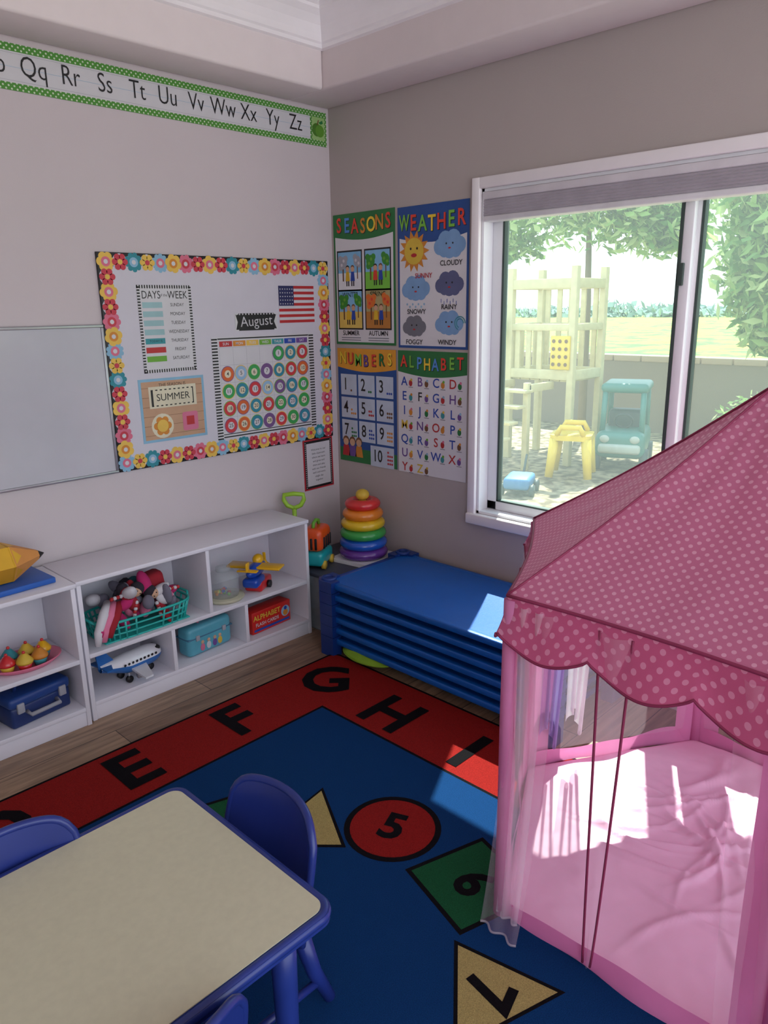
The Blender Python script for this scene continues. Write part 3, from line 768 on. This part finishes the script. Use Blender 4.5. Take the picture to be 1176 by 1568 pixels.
def star(x, y, R, c1, c2, z):
    for k in range(6):
        a = pi*k/3; g.disc(x+R*.6*cos(a), y+R*.6*sin(a), R*.36, z, c1, ML, n=10)
    g.disc(x, y, R*.3, z+.0006, c2, ML, n=10)
seq = [(YL2, PK2, 6), (RD2, YL2, 0), (TQ, LB2, 9), (YL2, RD2, 0), (LB2, PK2, 10), (YL2, ORG, 6), (PK2, RD2, 8), (RD2, YL2, 0)]
pp = []
off = .037
sx_ = (bx1-bx0-2*off); nX = 19; nY = 14; sy_ = (bz1-bz0-2*off)
for i in range(nX): pp.append((bx0+off+sx_*i/nX, bz1-off))
for i in range(nY): pp.append((bx1-off, bz1-off-sy_*i/nY))
for i in range(nX): pp.append((bx1-off-sx_*i/nX, bz0+off))
for i in range(nY): pp.append((bx0+off, bz0+off+sy_*i/nY))
for i, (x, y) in enumerate(pp):
    c1, c2, k = seq[i % 8]
    g.disc(x, y, .034, .0127, BW, ML, n=16)
    zz = .0131+(i % 2)*.0012
    if k: flower(x, y, .040, c1, c2, k, zz, i)
    else: star(x, y, .037, c1, c2, zz)
zc = .014
def strip_border(x0, y0, x1, y1, w, z, n_, vertical):
    for i in range(n_):
        if vertical:
            h_ = (y1-y0)/n_; g.rect(x0, y0+i*h_, x1, y0+(i+.5)*h_, z, BLACK, ML)
        else:
            h_ = (x1-x0)/n_; g.rect(x0+i*h_, y0, x0+(i+.5)*h_, y1, z, BLACK, ML)
x0, x1, y0, y1 = -1.135, -.872, 1.335, 1.705
g.rect(x0, y0, x1, y1, zc, WHITE, ML, th=.0015)
strip_border(x0, y0, x0+.014, y1, .01, zc+.0005, 30, True); strip_border(x1-.014, y0, x1, y1, .01, zc+.0005, 30, True)
strip_border(x0, y0, x1, y0+.014, .01, zc+.0005, 22, False); strip_border(x0, y1-.014, x1, y1, .01, zc+.0005, 22, False)
g.text('DAYS', x0+.065, y1-.042, .046, zc+.0005, BLACK, ML, sx=.8); g.text('of the', x0+.125, y1-.042, .016, zc+.0005, BLACK, ML); g.text('WEEK', x1-.07, y1-.042, .046, zc+.0005, BLACK, ML, sx=.8)
PT2 = C('pale_teal', 170, 210, 215)
for i, d in enumerate(['SUNDAY', 'MONDAY', 'TUESDAY', 'WEDNESDAY', 'THURSDAY', 'FRIDAY', 'SATURDAY']):
    yy = y1-.083-i*.038
    g.text(d, x1-.075, yy, .020, zc+.0005, BLACK, ML, sx=.85)
    g.rect(x0+.02, yy-.012, x0+.115, yy+.012, zc+.0006, PT2 if i < 4 else [TEAL, RED, LIME][i-4], ML)
g.text('TODAY IS', x0+.07, y1-.083-4*.038, .014, zc+.001, BLACK, ML)
x0, x1, y0, y1 = -1.17, -.842, 1.03, 1.31
WD = C('sign_wood', 215, 170, 135)
g.rect(x0, y0, x1, y1, zc, LB2, ML, th=.0015); g.rect(x0+.012, y0+.012, x1-.012, y1-.012, zc+.0005, WD, ML)
for i in range(6): g.rect(x0+.012, y0+.03+i*.042, x1-.012, y0+.0315+i*.042, zc+.0007, BROWN, ML)
g.rect(x0+.045, y0+.15, x1-.045, y0+.245, zc+.001, CREAM, ML)
for i in range(10): g.rect(x0+.055+i*.0225, y0+.158, x0+.066+i*.0225, y0+.232, zc+.0015, BLACK, ML)
g.rect(x0+.065, y0+.163, x1-.065, y0+.227, zc+.002, CREAM, ML)
g.text('THE SEASON IS', (x0+x1)/2, y1-.03, .020, zc+.001, BLACK, ML); g.text('SUMMER', (x0+x1)/2, y0+.195, .044, zc+.0025, BLACK, ML, bold=.0)
g.disc(x0+.10, y0+.07, .055, zc+.0009, CREAM, ML); star(x0+.10, y0+.07, .047, ORG, YL2, zc+.001); g.disc(x0+.10, y0+.07, .028, zc+.002, YL2, ML); g.poly(rrect(x1-.125, y0+.035, x1-.045, y0+.12, .01), zc+.001, PINK, ML); g.rect(x1-.105, y0+.06, x1-.065, y0+.10, zc+.0015, RED, ML)
x0, x1, y0, y1 = -.785, -.165, .995, 1.475
g.rect(x0, y0, x1, y1, zc, WHITE, ML, th=.0015)
strip_border(x0, y0, x0+.032, y1, 0, zc+.0005, 34, True); strip_border(x1-.032, y0, x1, y1, 0, zc+.0005, 34, True)
g.rect(x0+.034, y1-.012, x1-.034, y1-.006, zc+.0005, BLACK, ML); g.rect(x0+.034, y0+.006, x1-.034, y0+.012, zc+.0005, BLACK, ML); g.rect(x0+.034, y0+.02, x1-.034, y0+.024, zc+.0005, BLACK, ML)
cw = (x1-x0-.08)/7
dn = ['SUN', 'MON', 'TUES', 'WED', 'THUR', 'FRI', 'SAT']; dc = [RED, ORG, YL2, LIME, TEAL, BLUE, PURP]
CC = [C('cal_green', 60, 175, 90), C('cal_teal', 50, 150, 175), C('cal_red', 225, 60, 70), C('cal_purple', 130, 90, 150), C('cal_sky', 165, 205, 240), C('cal_orange', 235, 110, 50)]
for i in range(7):
    xx = x0+.04+cw*(i+.5); g.rect(xx-cw*.47, y1-.045, xx+cw*.47, y1-.020, zc+.0005, dc[i], ML); g.text(dn[i], xx, y1-.033, .018, zc+.001, WHITE, ML, bold=.01)
day = 1
random.seed(5)
for rr in range(5):
    for i in range(7):
        if rr == 0 and i < 4: continue
        xx = x0+.04+cw*(i+.5); yy = y1-.090-rr*.082
        cc = [0, 1, 2, 5, 4, 0, 3, 1, 2, 5, 0, 1, 2, 4, 3, 1, 0, 2, 5, 1, 2, 0, 1, 0, 2, 5, 1, 3, 2, 0, 1][day-1]
        g.disc(xx, yy, .0375, zc+.0005, [LIME, CC[3], YL2][day % 3], ML); g.disc(xx, yy, .034, zc+.001, CC[cc], ML); g.disc(xx, yy, .018, zc+.0013, WHITE if day % 2 else CREAM, ML); g.text(str(day), xx, yy, .026, zc+.0016, BLACK, ML, bold=.005); day += 1
for rr in range(6): g.rect(x0+.04, y1-.049-rr*.082-.0006, x1-.04, y1-.049-rr*.082+.0006, zc+.0003, LGREY, ML)
for i in range(8): g.rect(x0+.04+cw*i-.0006, y0+.03, x0+.04+cw*i+.0006, y1-.05, zc+.0003, LGREY, ML)
x0, x1, y0, y1 = -.378, -.150, 1.53, 1.708
for i in range(13): hh = (y1-y0)/13; g.rect(x0, y0+i*hh, x1, y0+(i+1)*hh, zc, RED if i % 2 == 0 else WHITE, ML)
g.rect(x0, y0+6*(y1-y0)/13, x0+.095, y1, zc+.0006, C('flag_navy', 40, 45, 100), ML)
for i in range(5):
    for j in range(6): g.disc(x0+.010+j*.015, y0+.092+i*.0175, .0032, zc+.0011, WHITE, ML, n=6)
x0, x1, y0, y1 = -.645, -.395, 1.500, 1.580
g.rect(x0, y0, x1, y1, zc, C('white_edge', 235, 235, 235), ML); g.poly([(x0+.004, y0+.005), (x1-.004, y0+.005), (x1-.02, (y0+y1)/2), (x1-.004, y1-.005), (x0+.004, y1-.005), (x0+.015, (y0+y1)/2)], zc+.0005, BLACK, ML)
g.rect(x0+.02, y0, x1-.02, y1, zc+.0006, BLACK, ML)
for i in range(14): g.disc(x0+.01+i*.0178, y1-.004, .004, zc+.0008, WHITE, ML, n=8)
g.text('August', (x0+x1)/2, (y0+y1)/2+.002, .068, zc+.001, WHITE, ML, bold=-.004, rot=.04)
g.build('bulletin_board')

g = G(); M = ML @ TR(-.150, .782, 0) @ RZ(.012)
g.rect(-.105, -.138, .105, .138, .003, C('notice_red', 205, 45, 60), M, th=.002); g.rect(-.097, -.13, .097, .13, .0035, BLACK, M)
for i in range(22):
    for x in (-.09, .09): g.disc(x, -.122+i*.0116, .003, .004, WHITE, M, n=6)
g.rect(-.083, -.117, .083, .117, .004, WHITE, M)
for i in range(9): g.text(['Welcome to our', 'little classroom', 'where we learn', 'and grow and', 'share and play', 'with our friends', 'each and every', 'single day', 'together'][i], 0, .08-i*.021, .015, .0045, BLACK, M)
g.build('wall_notice')

# ------------------------------------------------------------------ posters: window wall (u = -y)
PKF = .82
def header(g, x0, x1, y1, hh, word, bg, cols, size):
    P = [(x0, y1), (x0, y1-hh*.85)]+[(x0+(x1-x0)*i/12, y1-hh*.85-hh*.18*sin(pi*i/12)) for i in range(1, 12)]+[(x1, y1-hh*.85), (x1, y1)]
    g.poly(P, .0036, bg, MR)
    n = len(word); w = (x1-x0-.03)/n
    for i, ch in enumerate(word):
        xx = x0+.015+w*(i+.5); yy = y1-hh*.5-.006*cos(pi*(i/(n-1)-.5)*2)
        sx = .80 if ch != 'W' else .62
        g.text(ch, xx+.003, yy-.003, size, .0042, BLACK, MR, bold=.018, sx=sx)
        g.text(ch, xx, yy, size, .0050, cols[i % len(cols)], MR, bold=.018, sx=sx)
POG = C('poster_green', 40, 120, 60); PBL = C('poster_blue', 35, 80, 150); POO = C('poster_orange', 240, 165, 45); PAPER = C('poster_paper', 232, 228, 232, rough=.3, var=.02)
HR = C('header_red', 235, 70, 50); HY = C('header_yellow', 255, 215, 60); HB = C('header_blue', 90, 150, 225); HG = C('header_green', 130, 200, 70)
SKY2 = C('picture_sky', 140, 200, 240); GR2 = C('picture_grass', 130, 210, 70); SN = C('picture_snow', 245, 245, 250); TG = C('picture_tree', 60, 150, 50); TO = C('picture_autumn', 235, 120, 40); COAT = C('picture_coat', 235, 190, 40)
g = G(); x0, x1, y0, y1 = .018, .452, 1.413, 2.055
g.rect(x0, y0, x1, y1, .003, POG, MR, th=.002); g.rect(x0+.012, y0+.012, x1-.012, y1-.1, .0033, PAPER, MR)
header(g, x0, x1, y1, .125, 'SEASONS', POG, [HR, HB, HR, ORG, HY, ORG, HR], .098)
for si, (u0_, v0, name, sky, gr, body, tree) in enumerate([(x0+.022, y1-.375, 'WINTER', SKY2, SN, COAT, LGREY), (x0+.222, y1-.375, 'SPRING', SKY2, GR2, HR, TG), (x0+.022, y0+.075, 'SUMMER', SKY2, C('sand', 240, 205, 100), COAT, TG), (x0+.222, y0+.075, 'AUTUMN', C('dusk', 190, 175, 120), C('leaf_litter', 200, 130, 50), COAT, TO)]):
    w = .185; h = .20
    g.rect(u0_, v0, u0_+w, v0+h, .0038, BLACK, MR); g.rect(u0_+.008, v0+.008, u0_+w-.008, v0+h-.008, .0042, sky, MR); g.rect(u0_+.008, v0+.008, u0_+w-.008, v0+.09, .0046, gr, MR)
    for (tx, ty, tr_) in [(.045, .14, .030), (.15, .145, .026), (.025, .16, .016), (.065, .16, .016), (.03, .118, .016), (.135, .165, .016), (.163, .125, .012)]:
        g.disc(u0_+tx, v0+ty, tr_, .005-tx*.001, tree, MR)
    for (tx, ty) in [(.05, .15), (.14, .15), (.035, .13), (.16, .135)]: g.disc(u0_+tx, v0+ty, .008, .0051, [WHITE, LIME, LIME, HR][si], MR, n=10)
    g.rect(u0_+.04, v0+.05, u0_+.05, v0+.11, .0049, BROWN, MR); g.rect(u0_+.147, v0+.06, u0_+.154, v0+.12, .0049, BROWN, MR)
    for dx, cc in ((.078, body), (.115, BLUE)):
        g.disc(u0_+dx, v0+.108, .013, .0056, SKIN, MR); g.disc(u0_+dx, v0+.115, .013, .0053, BLACK if dx < .1 else BROWN, MR)
        g.poly([(u0_+dx-.016, v0+.05), (u0_+dx+.016, v0+.05), (u0_+dx+.011, v0+.096), (u0_+dx-.011, v0+.096)], .0054, cc, MR)
        g.rect(u0_+dx-.011, v0+.025, u0_+dx-.003, v0+.05, .0054, BLACK, MR); g.rect(u0_+dx+.003, v0+.025, u0_+dx+.011, v0+.05, .0054, BLACK, MR)
    g.text(name, u0_+w/2, v0-.018, .034, .0042, BLACK, MR, bold=.012, sx=.95)
    for q in range(2): g.rect(u0_+.02, v0-.043-q*.012, u0_+w-.02, v0-.039-q*.012, .004, GREY, MR)
g.build('seasons_poster')
g = G(); x0, x1, y0, y1 = .470, .900, 1.405, 2.050
g.rect(x0, y0, x1, y1, .003, PBL, MR, th=.002); g.rect(x0+.012, y0+.012, x1-.012, y1-.1, .0033, PAPER, MR)
header(g, x0, x1, y1, .16, 'WEATHER', PBL, [HG, HR, HG, HY, HR, HG, HR], .098)
def cloud(cx_, cy_, s_, col, face=True):
    for dx, dy, q in [(-.055, -.005, .034), (-.025, .02, .04), (.02, .022, .042), (.055, 0, .034), (0, -.015, .04), (-.03, -.02, .03), (.035, -.02, .032)]:
        g.disc(cx_+dx*s_, cy_+dy*s_, q*s_, .0041+dx*.001, col, MR, n=16)
    if face:
        for dx in (-.018, .018): g.disc(cx_+dx*s_, cy_+.008, .0045, .0049, BLACK, MR, n=8)
        g.disc(cx_, cy_-.012, .008, .0049, RED, MR, n=10, ry=.004)
sxx, syy = x0+.105, y1-.20
P = []
for i in range(28):
    a = 2*pi*i/28; q = .095 if i % 2 == 0 else .063; P.append((sxx+q*cos(a), syy+q*sin(a)))
g.poly(P, .0044, ORG, MR); g.disc(sxx, syy, .06, .0048, YEL, MR)
for dx in (-.02, .02): g.disc(sxx+dx, syy+.012, .006, .0052, BLACK, MR, n=8)
g.disc(sxx, syy-.018, .018, .0052, RED, MR, ry=.009)
CLB = C('cloud_blue', 130, 170, 215)
cloud(x0+.32, y1-.185, 1.05, CLB); cloud(x0+.115, y1-.37, 1.0, CLB); cloud(x0+.32, y1-.355, .95, C('cloud_dark', 95, 100, 140)); cloud(x0+.105, y1-.545, .85, GREY); cloud(x0+.32, y1-.53, .95, CLB)
for i in range(7): g.disc(x0+.06+i*.018, y1-.44-.012*(i % 2), .006, .0042, LBLUE, MR, n=6)
for i in range(6): g.rect(x0+.27+i*.018, y1-.435-.01*(i % 2), x0+.273+i*.018, y1-.418-.01*(i % 2), .0042, BLUE, MR)
for rr_ in (.02, .03): g.tube([(x0+.385+rr_*cos(t/3), y1-.515-.012+rr_*sin(t/3), .0045) for t in range(14)], .0022, TEAL, n=5, M=MR)
for t, xx, yy in [('SUNNY', .165, .312), ('CLOUDY', .33, .262), ('SNOWY', .12, .475), ('RAINY', .32, .455), ('FOGGY', .105, .617), ('WINDY', .31, .615)]:
    g.text(t, x0+xx, y1-yy, .032, .0055, RED if t in ('SUNNY',) else BLACK, MR, bold=.012)
g.build('weather_poster')
g = G(); x0, x1, y0, y1 = .022, .452, .785, 1.392
g.rect(x0, y0, x1, y1, .003, PBL, MR, th=.002)
g.rect(x0, y0, x1, y0+.075, .0034, POG, MR)
header(g, x0, x1, y1, .115, 'NUMBERS', POO, [HY, HR, HG, PURP, HR, GREEN, HY], .085)
cwx = (x1-x0-.03)/3
CEL = C('cell_pale', 205, 215, 232)
for rr in range(4):
    for cc in range(3):
        n_ = rr*3+cc+1
        if rr == 3 and cc != 2: continue
        if rr == 3: n_ = 10
        a0 = x0+.015+cc*cwx+.006; b0 = y1-.245-rr*.122; w_ = cwx-.012
        if rr == 3: a0 -= .05; w_ += .05
        g.rect(a0, b0, a0+w_, b0+.11, .0038, CEL, MR)
        g.text(str(n_), a0+.036+(.016 if rr == 3 else 0), b0+.055, .09, .0042, BLACK, MR, bold=.012, sx=.8)
        for k in range(n_): g.disc(a0+w_-.042+(k % 3)*.014, b0+.025+(k//3)*.02, .0065, .0042, [RED, BROWN, GREEN, BLUE, ORG][n_ % 5], MR, n=8)
for dx, cc in ((.05, RED), (.1, PURP), (.15, ORG)):
    g.disc(x0+dx, y0+.115, .024, .0046, BROWN, MR); g.disc(x0+dx, y0+.107, .02, .005, SKIN, MR); g.poly([(x0+dx-.03, y0+.03), (x0+dx+.03, y0+.03), (x0+dx+.02, y0+.09), (x0+dx-.02, y0+.09)], .0044, cc, MR)
g.build('numbers_poster')
g = G(); x0, x1, y0, y1 = .465, .900, .782, 1.392
g.rect(x0, y0, x1, y1, .003, PAPER, MR, th=.002)
header(g, x0, x1, y1, .12, 'ALPHABET', POG, [HR, HG, HB, HY, HB, HR, HG, HR], .080)
lc = [BLUE, PURP, BLUE, RED, BLUE, BLACK, BLUE, PURP, BLUE, BLUE, BLUE, BLUE, YEL, PURP, RED, BLUE, BLUE, BLUE, RED, BLUE, PURP, BLUE, BLUE, RED, RED, YEL]
for i in range(26):
    rr, cc = divmod(i, 4); xx = x0+.042+cc*.103; yy = y1-.155-rr*.072+.004
    g.text(chr(65+i), xx, yy, .062, .0038, lc[i], MR, bold=.012)
    g.disc(xx+.042, yy-.006, .012, .0038, [RED, BROWN, ORG, GREEN, TEAL, PURP][i % 6], MR, n=10, ry=.016)
    g.disc(xx+.047, yy+.010, .007, .0041, [YEL, LBLUE, LIME, PINK, ORG][i % 5], MR, n=8)
    g.rect(xx+.028, yy-.028, xx+.058, yy-.025, .0038, GREY, MR)
g.build('alphabet_poster')
PKF = 1.0

# ------------------------------------------------------------------ outside
m = bpy.data.materials.new('yard_ground'); m.use_nodes = True; nt = m.node_tree; N = nt.nodes; L = nt.links
b = N['Principled BSDF']; b.inputs['Roughness'].default_value = .95
tcn = N.new('ShaderNodeTexCoord'); sep = N.new('ShaderNodeSeparateXYZ'); L.new(tcn.outputs['Object'], sep.inputs[0])
n1 = N.new('ShaderNodeTexNoise'); n1.inputs['Scale'].default_value = 9; n1.inputs['Detail'].default_value = 6; L.new(tcn.outputs['Object'], n1.inputs['Vector'])
r1 = N.new('ShaderNodeValToRGB'); r1.color_ramp.elements[0].color = (*srgb(96, 80, 60), 1); r1.color_ramp.elements[1].color = (*srgb(172, 154, 124), 1); r1.color_ramp.elements[0].position = .4; r1.color_ramp.elements[1].position = .6
L.new(n1.outputs['Fac'], r1.inputs['Fac'])
n2 = N.new('ShaderNodeTexNoise'); n2.inputs['Scale'].default_value = .55; n2.inputs['Detail'].default_value = 8; n2.inputs['Roughness'].default_value = .75; L.new(tcn.outputs['Object'], n2.inputs['Vector'])
r2 = N.new('ShaderNodeValToRGB'); e_ = r2.color_ramp.elements; e_[0].color = (*srgb(60, 108, 40), 1); e_[0].position = .38; e_[1].color = (*srgb(190, 180, 40), 1); e_[1].position = .58
x_ = r2.color_ramp.elements.new(.48); x_.color = (*srgb(96, 144, 54), 1)
L.new(n2.outputs['Fac'], r2.inputs['Fac'])
gt = N.new('ShaderNodeMath'); gt.operation = 'GREATER_THAN'; gt.inputs[1].default_value = 7.1; L.new(sep.outputs[0], gt.inputs[0])
mx = N.new('ShaderNodeMixRGB'); L.new(gt.outputs[0], mx.inputs[0]); L.new(r1.outputs[0], mx.inputs[1]); L.new(r2.outputs[0], mx.inputs[2]); L.new(mx.outputs[0], b.inputs['Base Color'])
g = G(); g.add([(.15, -60, -.1), (200, -60, -.1), (200, 160, -.1), (.15, 160, -.1)], [[0, 1, 2, 3]], m); g.build('yard_ground')
m = bpy.data.materials.new('block_fence'); m.use_nodes = True; nt = m.node_tree; N = nt.nodes; L = nt.links
b = N['Principled BSDF']; b.inputs['Roughness'].default_value = .9; tcn = N.new('ShaderNodeTexCoord')
mp = N.new('ShaderNodeMapping'); mp.inputs['Rotation'].default_value = (pi/2, 0, pi/2); L.new(tcn.outputs['Object'], mp.inputs[0])
br = N.new('ShaderNodeTexBrick'); br.inputs['Scale'].default_value = 1; br.inputs['Brick Width'].default_value = .4; br.inputs['Row Height'].default_value = .2; br.inputs['Mortar Size'].default_value = .008
br.inputs['Color1'].default_value = (*srgb(184, 160, 134), 1); br.inputs['Color2'].default_value = (*srgb(172, 150, 126), 1); br.inputs['Mortar'].default_value = (*srgb(135, 118, 102), 1)
L.new(mp.outputs[0], br.inputs['Vector']); L.new(br.outputs[0], b.inputs['Base Color'])
g = G(); g.box((7, -8, -.1), (7.2, 14, .84), m)
for i in range(54): g.box((6.98, -8+i*.4+.005, .84), (7.22, -8+i*.4+.385, .92), m, .01)
g.build('block_wall_fence')
WDP = C('play_wood', 208, 194, 152, rough=.8, var=.1)
g = G()
def post(x, y, z0_, z1_, w=.036): g.box((x-w, y-w, z0_), (x+w, y+w, z1_), WDP, .006)
px0, px1, py0, py1 = 4.35, 4.95, 1.10, 1.88
for x in (px0, px1):
    for y in (py0, py1): post(x, y, -.1, 1.98)
for y in (py0, py1):
    g.box((px0, y-.03, 1.76), (px1, y+.03, 1.86), WDP, .004); g.box((px0, y-.03, .82), (px1, y+.03, .92), WDP, .004); g.box((px0, y-.03, 1.33), (px1, y+.03, 1.40), WDP, .004)
for x in (px0, px1):
    g.box((x-.03, py0, 1.76), (x+.03, py1, 1.86), WDP, .004); g.box((x-.03, py0, .82), (x+.03, py1, .92), WDP, .004); g.box((x-.03, py0, 1.33), (x+.03, py1, 1.40), WDP, .004)
for i in range(5): y = py0+.09+i*.15; g.box((px1-.012, y-.03, .9), (px1+.012, y+.03, 1.80), WDP, .003)
for i in range(3): y = py0+.40+i*.14; g.box((px0-.012, y-.03, .9), (px0+.012, y+.03, 1.36), WDP, .003)
for i in range(4): x = px0+.1+i*.13; g.box((x-.03, py1-.012, .9), (x+.03, py1+.012, 1.36), WDP, .003)
for i in range(6): g.box((px0, py0+.02+i*.125, .80), (px1, py0+.13+i*.125, .825), WDP, .003)
for y in (1.33, 1.83): g.box((3.3, y-.03, -.1), (3.36, y+.03, .62), WDP, .004); g.box((3.85, y-.03, -.1), (3.91, y+.03, .82), WDP, .004)
for i in range(5): g.box((3.25+i*.13, 1.28, .12+i*.15), (3.40+i*.13, 1.88, .15+i*.15), WDP, .004)
for i in range(7): g.box((3.28, 1.30+i*.085, .30), (3.3, 1.35+i*.085, .78), WDP, .003)
g.box((3.26, 1.28, .76), (3.32, 1.88, .80), WDP, .004)
g.box((3.88, 1.80, .72), (4.35, 1.86, .80), WDP, .004); g.box((3.88, 1.30, .72), (4.35, 1.36, .80), WDP, .004)
YB = C('play_yellow', 225, 190, 60, rough=.4)
g.box((4.29, 1.10, .93), (4.32, 1.33, 1.28), YB, .01)
for i in range(4):
    for j in range(3): g.disc(-(1.14+j*.075), .985+i*.08, .02, -4.285, BROWN, MR, n=12)
g.build('wooden_play_structure')
def leaves(name, blobs, cols, size, trunks=(), seed=1):
    rnd = random.Random(seed); g = G()
    for (c, rad, n) in blobs:
        for i in range(n):
            while True:
                p = Vector((rnd.uniform(-1, 1), rnd.uniform(-1, 1), rnd.uniform(-1, 1)))
                if p.length < 1: break
            p = p*(.55+.45*rnd.random()) if p.length > .2 else p
            q = Vector((c[0]+p.x*rad[0], c[1]+p.y*rad[1], c[2]+p.z*rad[2]))
            a = Vector((rnd.gauss(0, 1), rnd.gauss(0, 1), rnd.gauss(0, 1))).normalized(); b2 = a.orthogonal().normalized(); s_ = size*rnd.uniform(.6, 1.3)
            g.add([q-a*s_, q+b2*s_*.45, q+a*s_, q-b2*s_*.45], [[0, 1, 2, 3]], cols[rnd.randrange(len(cols))])
    for t in trunks: g.tube(t[0], t[1], C('bark', 130, 112, 90, rough=.9), n=10)
    g.build(name)
LC = [mk('leaf_1', srgb(150, 182, 98), transl=.4, rough=.7), mk('leaf_2', srgb(108, 150, 74), transl=.4, rough=.7), mk('leaf_3', srgb(190, 206, 138), transl=.4, rough=.7)]
leaves('garden_tree', [((6.2, 3.4, 2.75), (.7, .8, .45), 900), ((6.2, 2.3, 3.0), (.9, 1.0, .8), 2200), ((6.1, 1.3, 2.75), (.8, .9, .7), 2200), ((6.1, .9, 2.4), (.5, .5, .35), 600), ((6.1, 3.0, 2.35), (.4, .5, .25), 300)], LC, .085, [([(6.4, 2.1, -.1), (6.3, 2.05, 1.6), (6.3, 2.1, 2.9)], [.06, .045, .03])], 2)
leaves('garden_tree', [((5.3, -.95, 2.35), (1.0, 1.15, 1.0), 4800), ((5.4, -1.3, 1.55), (.9, .9, .6), 1600), ((5.2, -.25, 2.9), (.7, .55, .7), 1300), ((5.3, -.52, 1.95), (.7, .62, .85), 2600), ((5.4, -.65, 1.35), (.6, .5, .35), 900)], LC, .085, [([(5.6, -1.9, -.1), (5.5, -1.7, 1.0), (5.3, -1.4, 2.2)], [.1, .08, .05])], 5)
leaves('climbing_vine', [((4.15, 2.03, 1.35), (.12, .22, .2), 260)], LC, .05, [([(4.15, 2.06, -.1), (4.14, 2.04, 1.3)], [.015, .01])], 9)
leaves('garden_shrub', [((6.4, -.2, .25), (.35, .6, .4), 900)], LC, .05, [([(6.4, -.2, -.1), (6.4, -.2, .3)], [.03, .015])], 11)
leaves('distant_trees', [((90, 28+i*9, .5), (4, 6, .7+.35*(i % 3)), 260) for i in range(10)], [mk('far_leaf', srgb(140, 165, 150), rough=.9)], .8, [], 4)
g = G(); M = TR(3.85, .76, -.1) @ RZ(.4)
g.poly(rrect(-.20, -.20, .20, .20, .08), .46, YB, M, th=.05)
for sx in (-1, 1):
    for sy in (-1, 1): g.tube([(sx*.15, sy*.15, .42), (sx*.19, sy*.19, 0.04)], [.05, .04], YB, M=M, n=12)
for sx in (-1, 1): g.tube([(sx*.18, -.13, .46), (sx*.18, -.09, .54), (sx*.18, .09, .54), (sx*.18, .13, .46)], .028, YB, M=M)
g.build('yellow_play_table')
g = G(); M = TR(4.75, .66, -.1) @ RZ(3.5)
CT = C('ride_car_teal', 60, 122, 112, rough=.4); CD = C('ride_car_dark', 50, 66, 68, rough=.5); CW = C('ride_car_pale', 175, 180, 170, rough=.5)
g.box((-.40, -.25, .14), (.40, .25, .42), CT, .08, M=M, seg=4); g.box((-.38, -.24, .80), (.22, .24, .90), CT, .045, M=M, seg=4)
for sx, tx in ((-.34, -.32), (.24, .17)):
    for sy in (-1, 1): g.tube([(sx, sy*.2, .38), (tx, sy*.19, .84)], .03, CT, M=M)
for sx in (-.26, .26):
    for sy in (-1, 1): g.tube([(sx, sy*.20, .12), (sx, sy*.28, .12)], .12, CD, M=M, n=20)
g.box((-.25, -.18, .38), (-.05, .18, .60), CD, .04, M=M); g.box((.34, -.21, .20), (.44, .21, .30), CW, .03, M=M)
g.torus((0, 0, 0), .09, .012, CD, M=M @ TR(.10, 0, .50) @ RY(-1.0), n=20, k=8)
for sy in (-1, 1): g.sph((.40, sy*.15, .35), (.02, .05, .04), CW, M=M)
g.build('toddler_ride_car')
g = G(); M = TR(3.0, .80, -.1) @ RZ(.4)
g.box((-.18, -.12, .06), (.18, .12, .17), C('wagon_blue', 60, 120, 170), .03, M=M)
for sx in (-.12, .12):
    for sy in (-1, 1): g.tube([(sx, sy*.12, .055), (sx, sy*.16, .055)], .055, CD, M=M, n=16)
g.tube([(.18, 0, .12), (.30, 0, .26), (.34, 0, .3)], .012, CD, M=M)
g.build('toy_wagon')

# ------------------------------------------------------------------ light
w = bpy.data.worlds.new('sky'); scene.world = w; w.use_nodes = True; nt = w.node_tree; N = nt.nodes; L = nt.links
bg = N['Background']; tcn = N.new('ShaderNodeTexCoord'); sep = N.new('ShaderNodeSeparateXYZ'); L.new(tcn.outputs['Generated'], sep.inputs[0])
rp = N.new('ShaderNodeValToRGB'); rp.color_ramp.elements[0].position = 0; rp.color_ramp.elements[0].color = (.84, .89, .92, 1); rp.color_ramp.elements[1].position = .6; rp.color_ramp.elements[1].color = (.58, .68, .88, 1)
L.new(sep.outputs[2], rp.inputs[0]); L.new(rp.outputs[0], bg.inputs[0]); bg.inputs[1].default_value = 2.6
sl = bpy.data.lights.new('sun', 'SUN'); sl.energy = 13.5; sl.angle = radians(.6); sl.color = (1, .95, .88)
so = bpy.data.objects.new('sun', sl); scene.collection.objects.link(so)
so.rotation_euler = Vector((-1, -.50, -1.60)).to_track_quat('-Z', 'Y').to_euler(); so.location = (5, 3, 8)
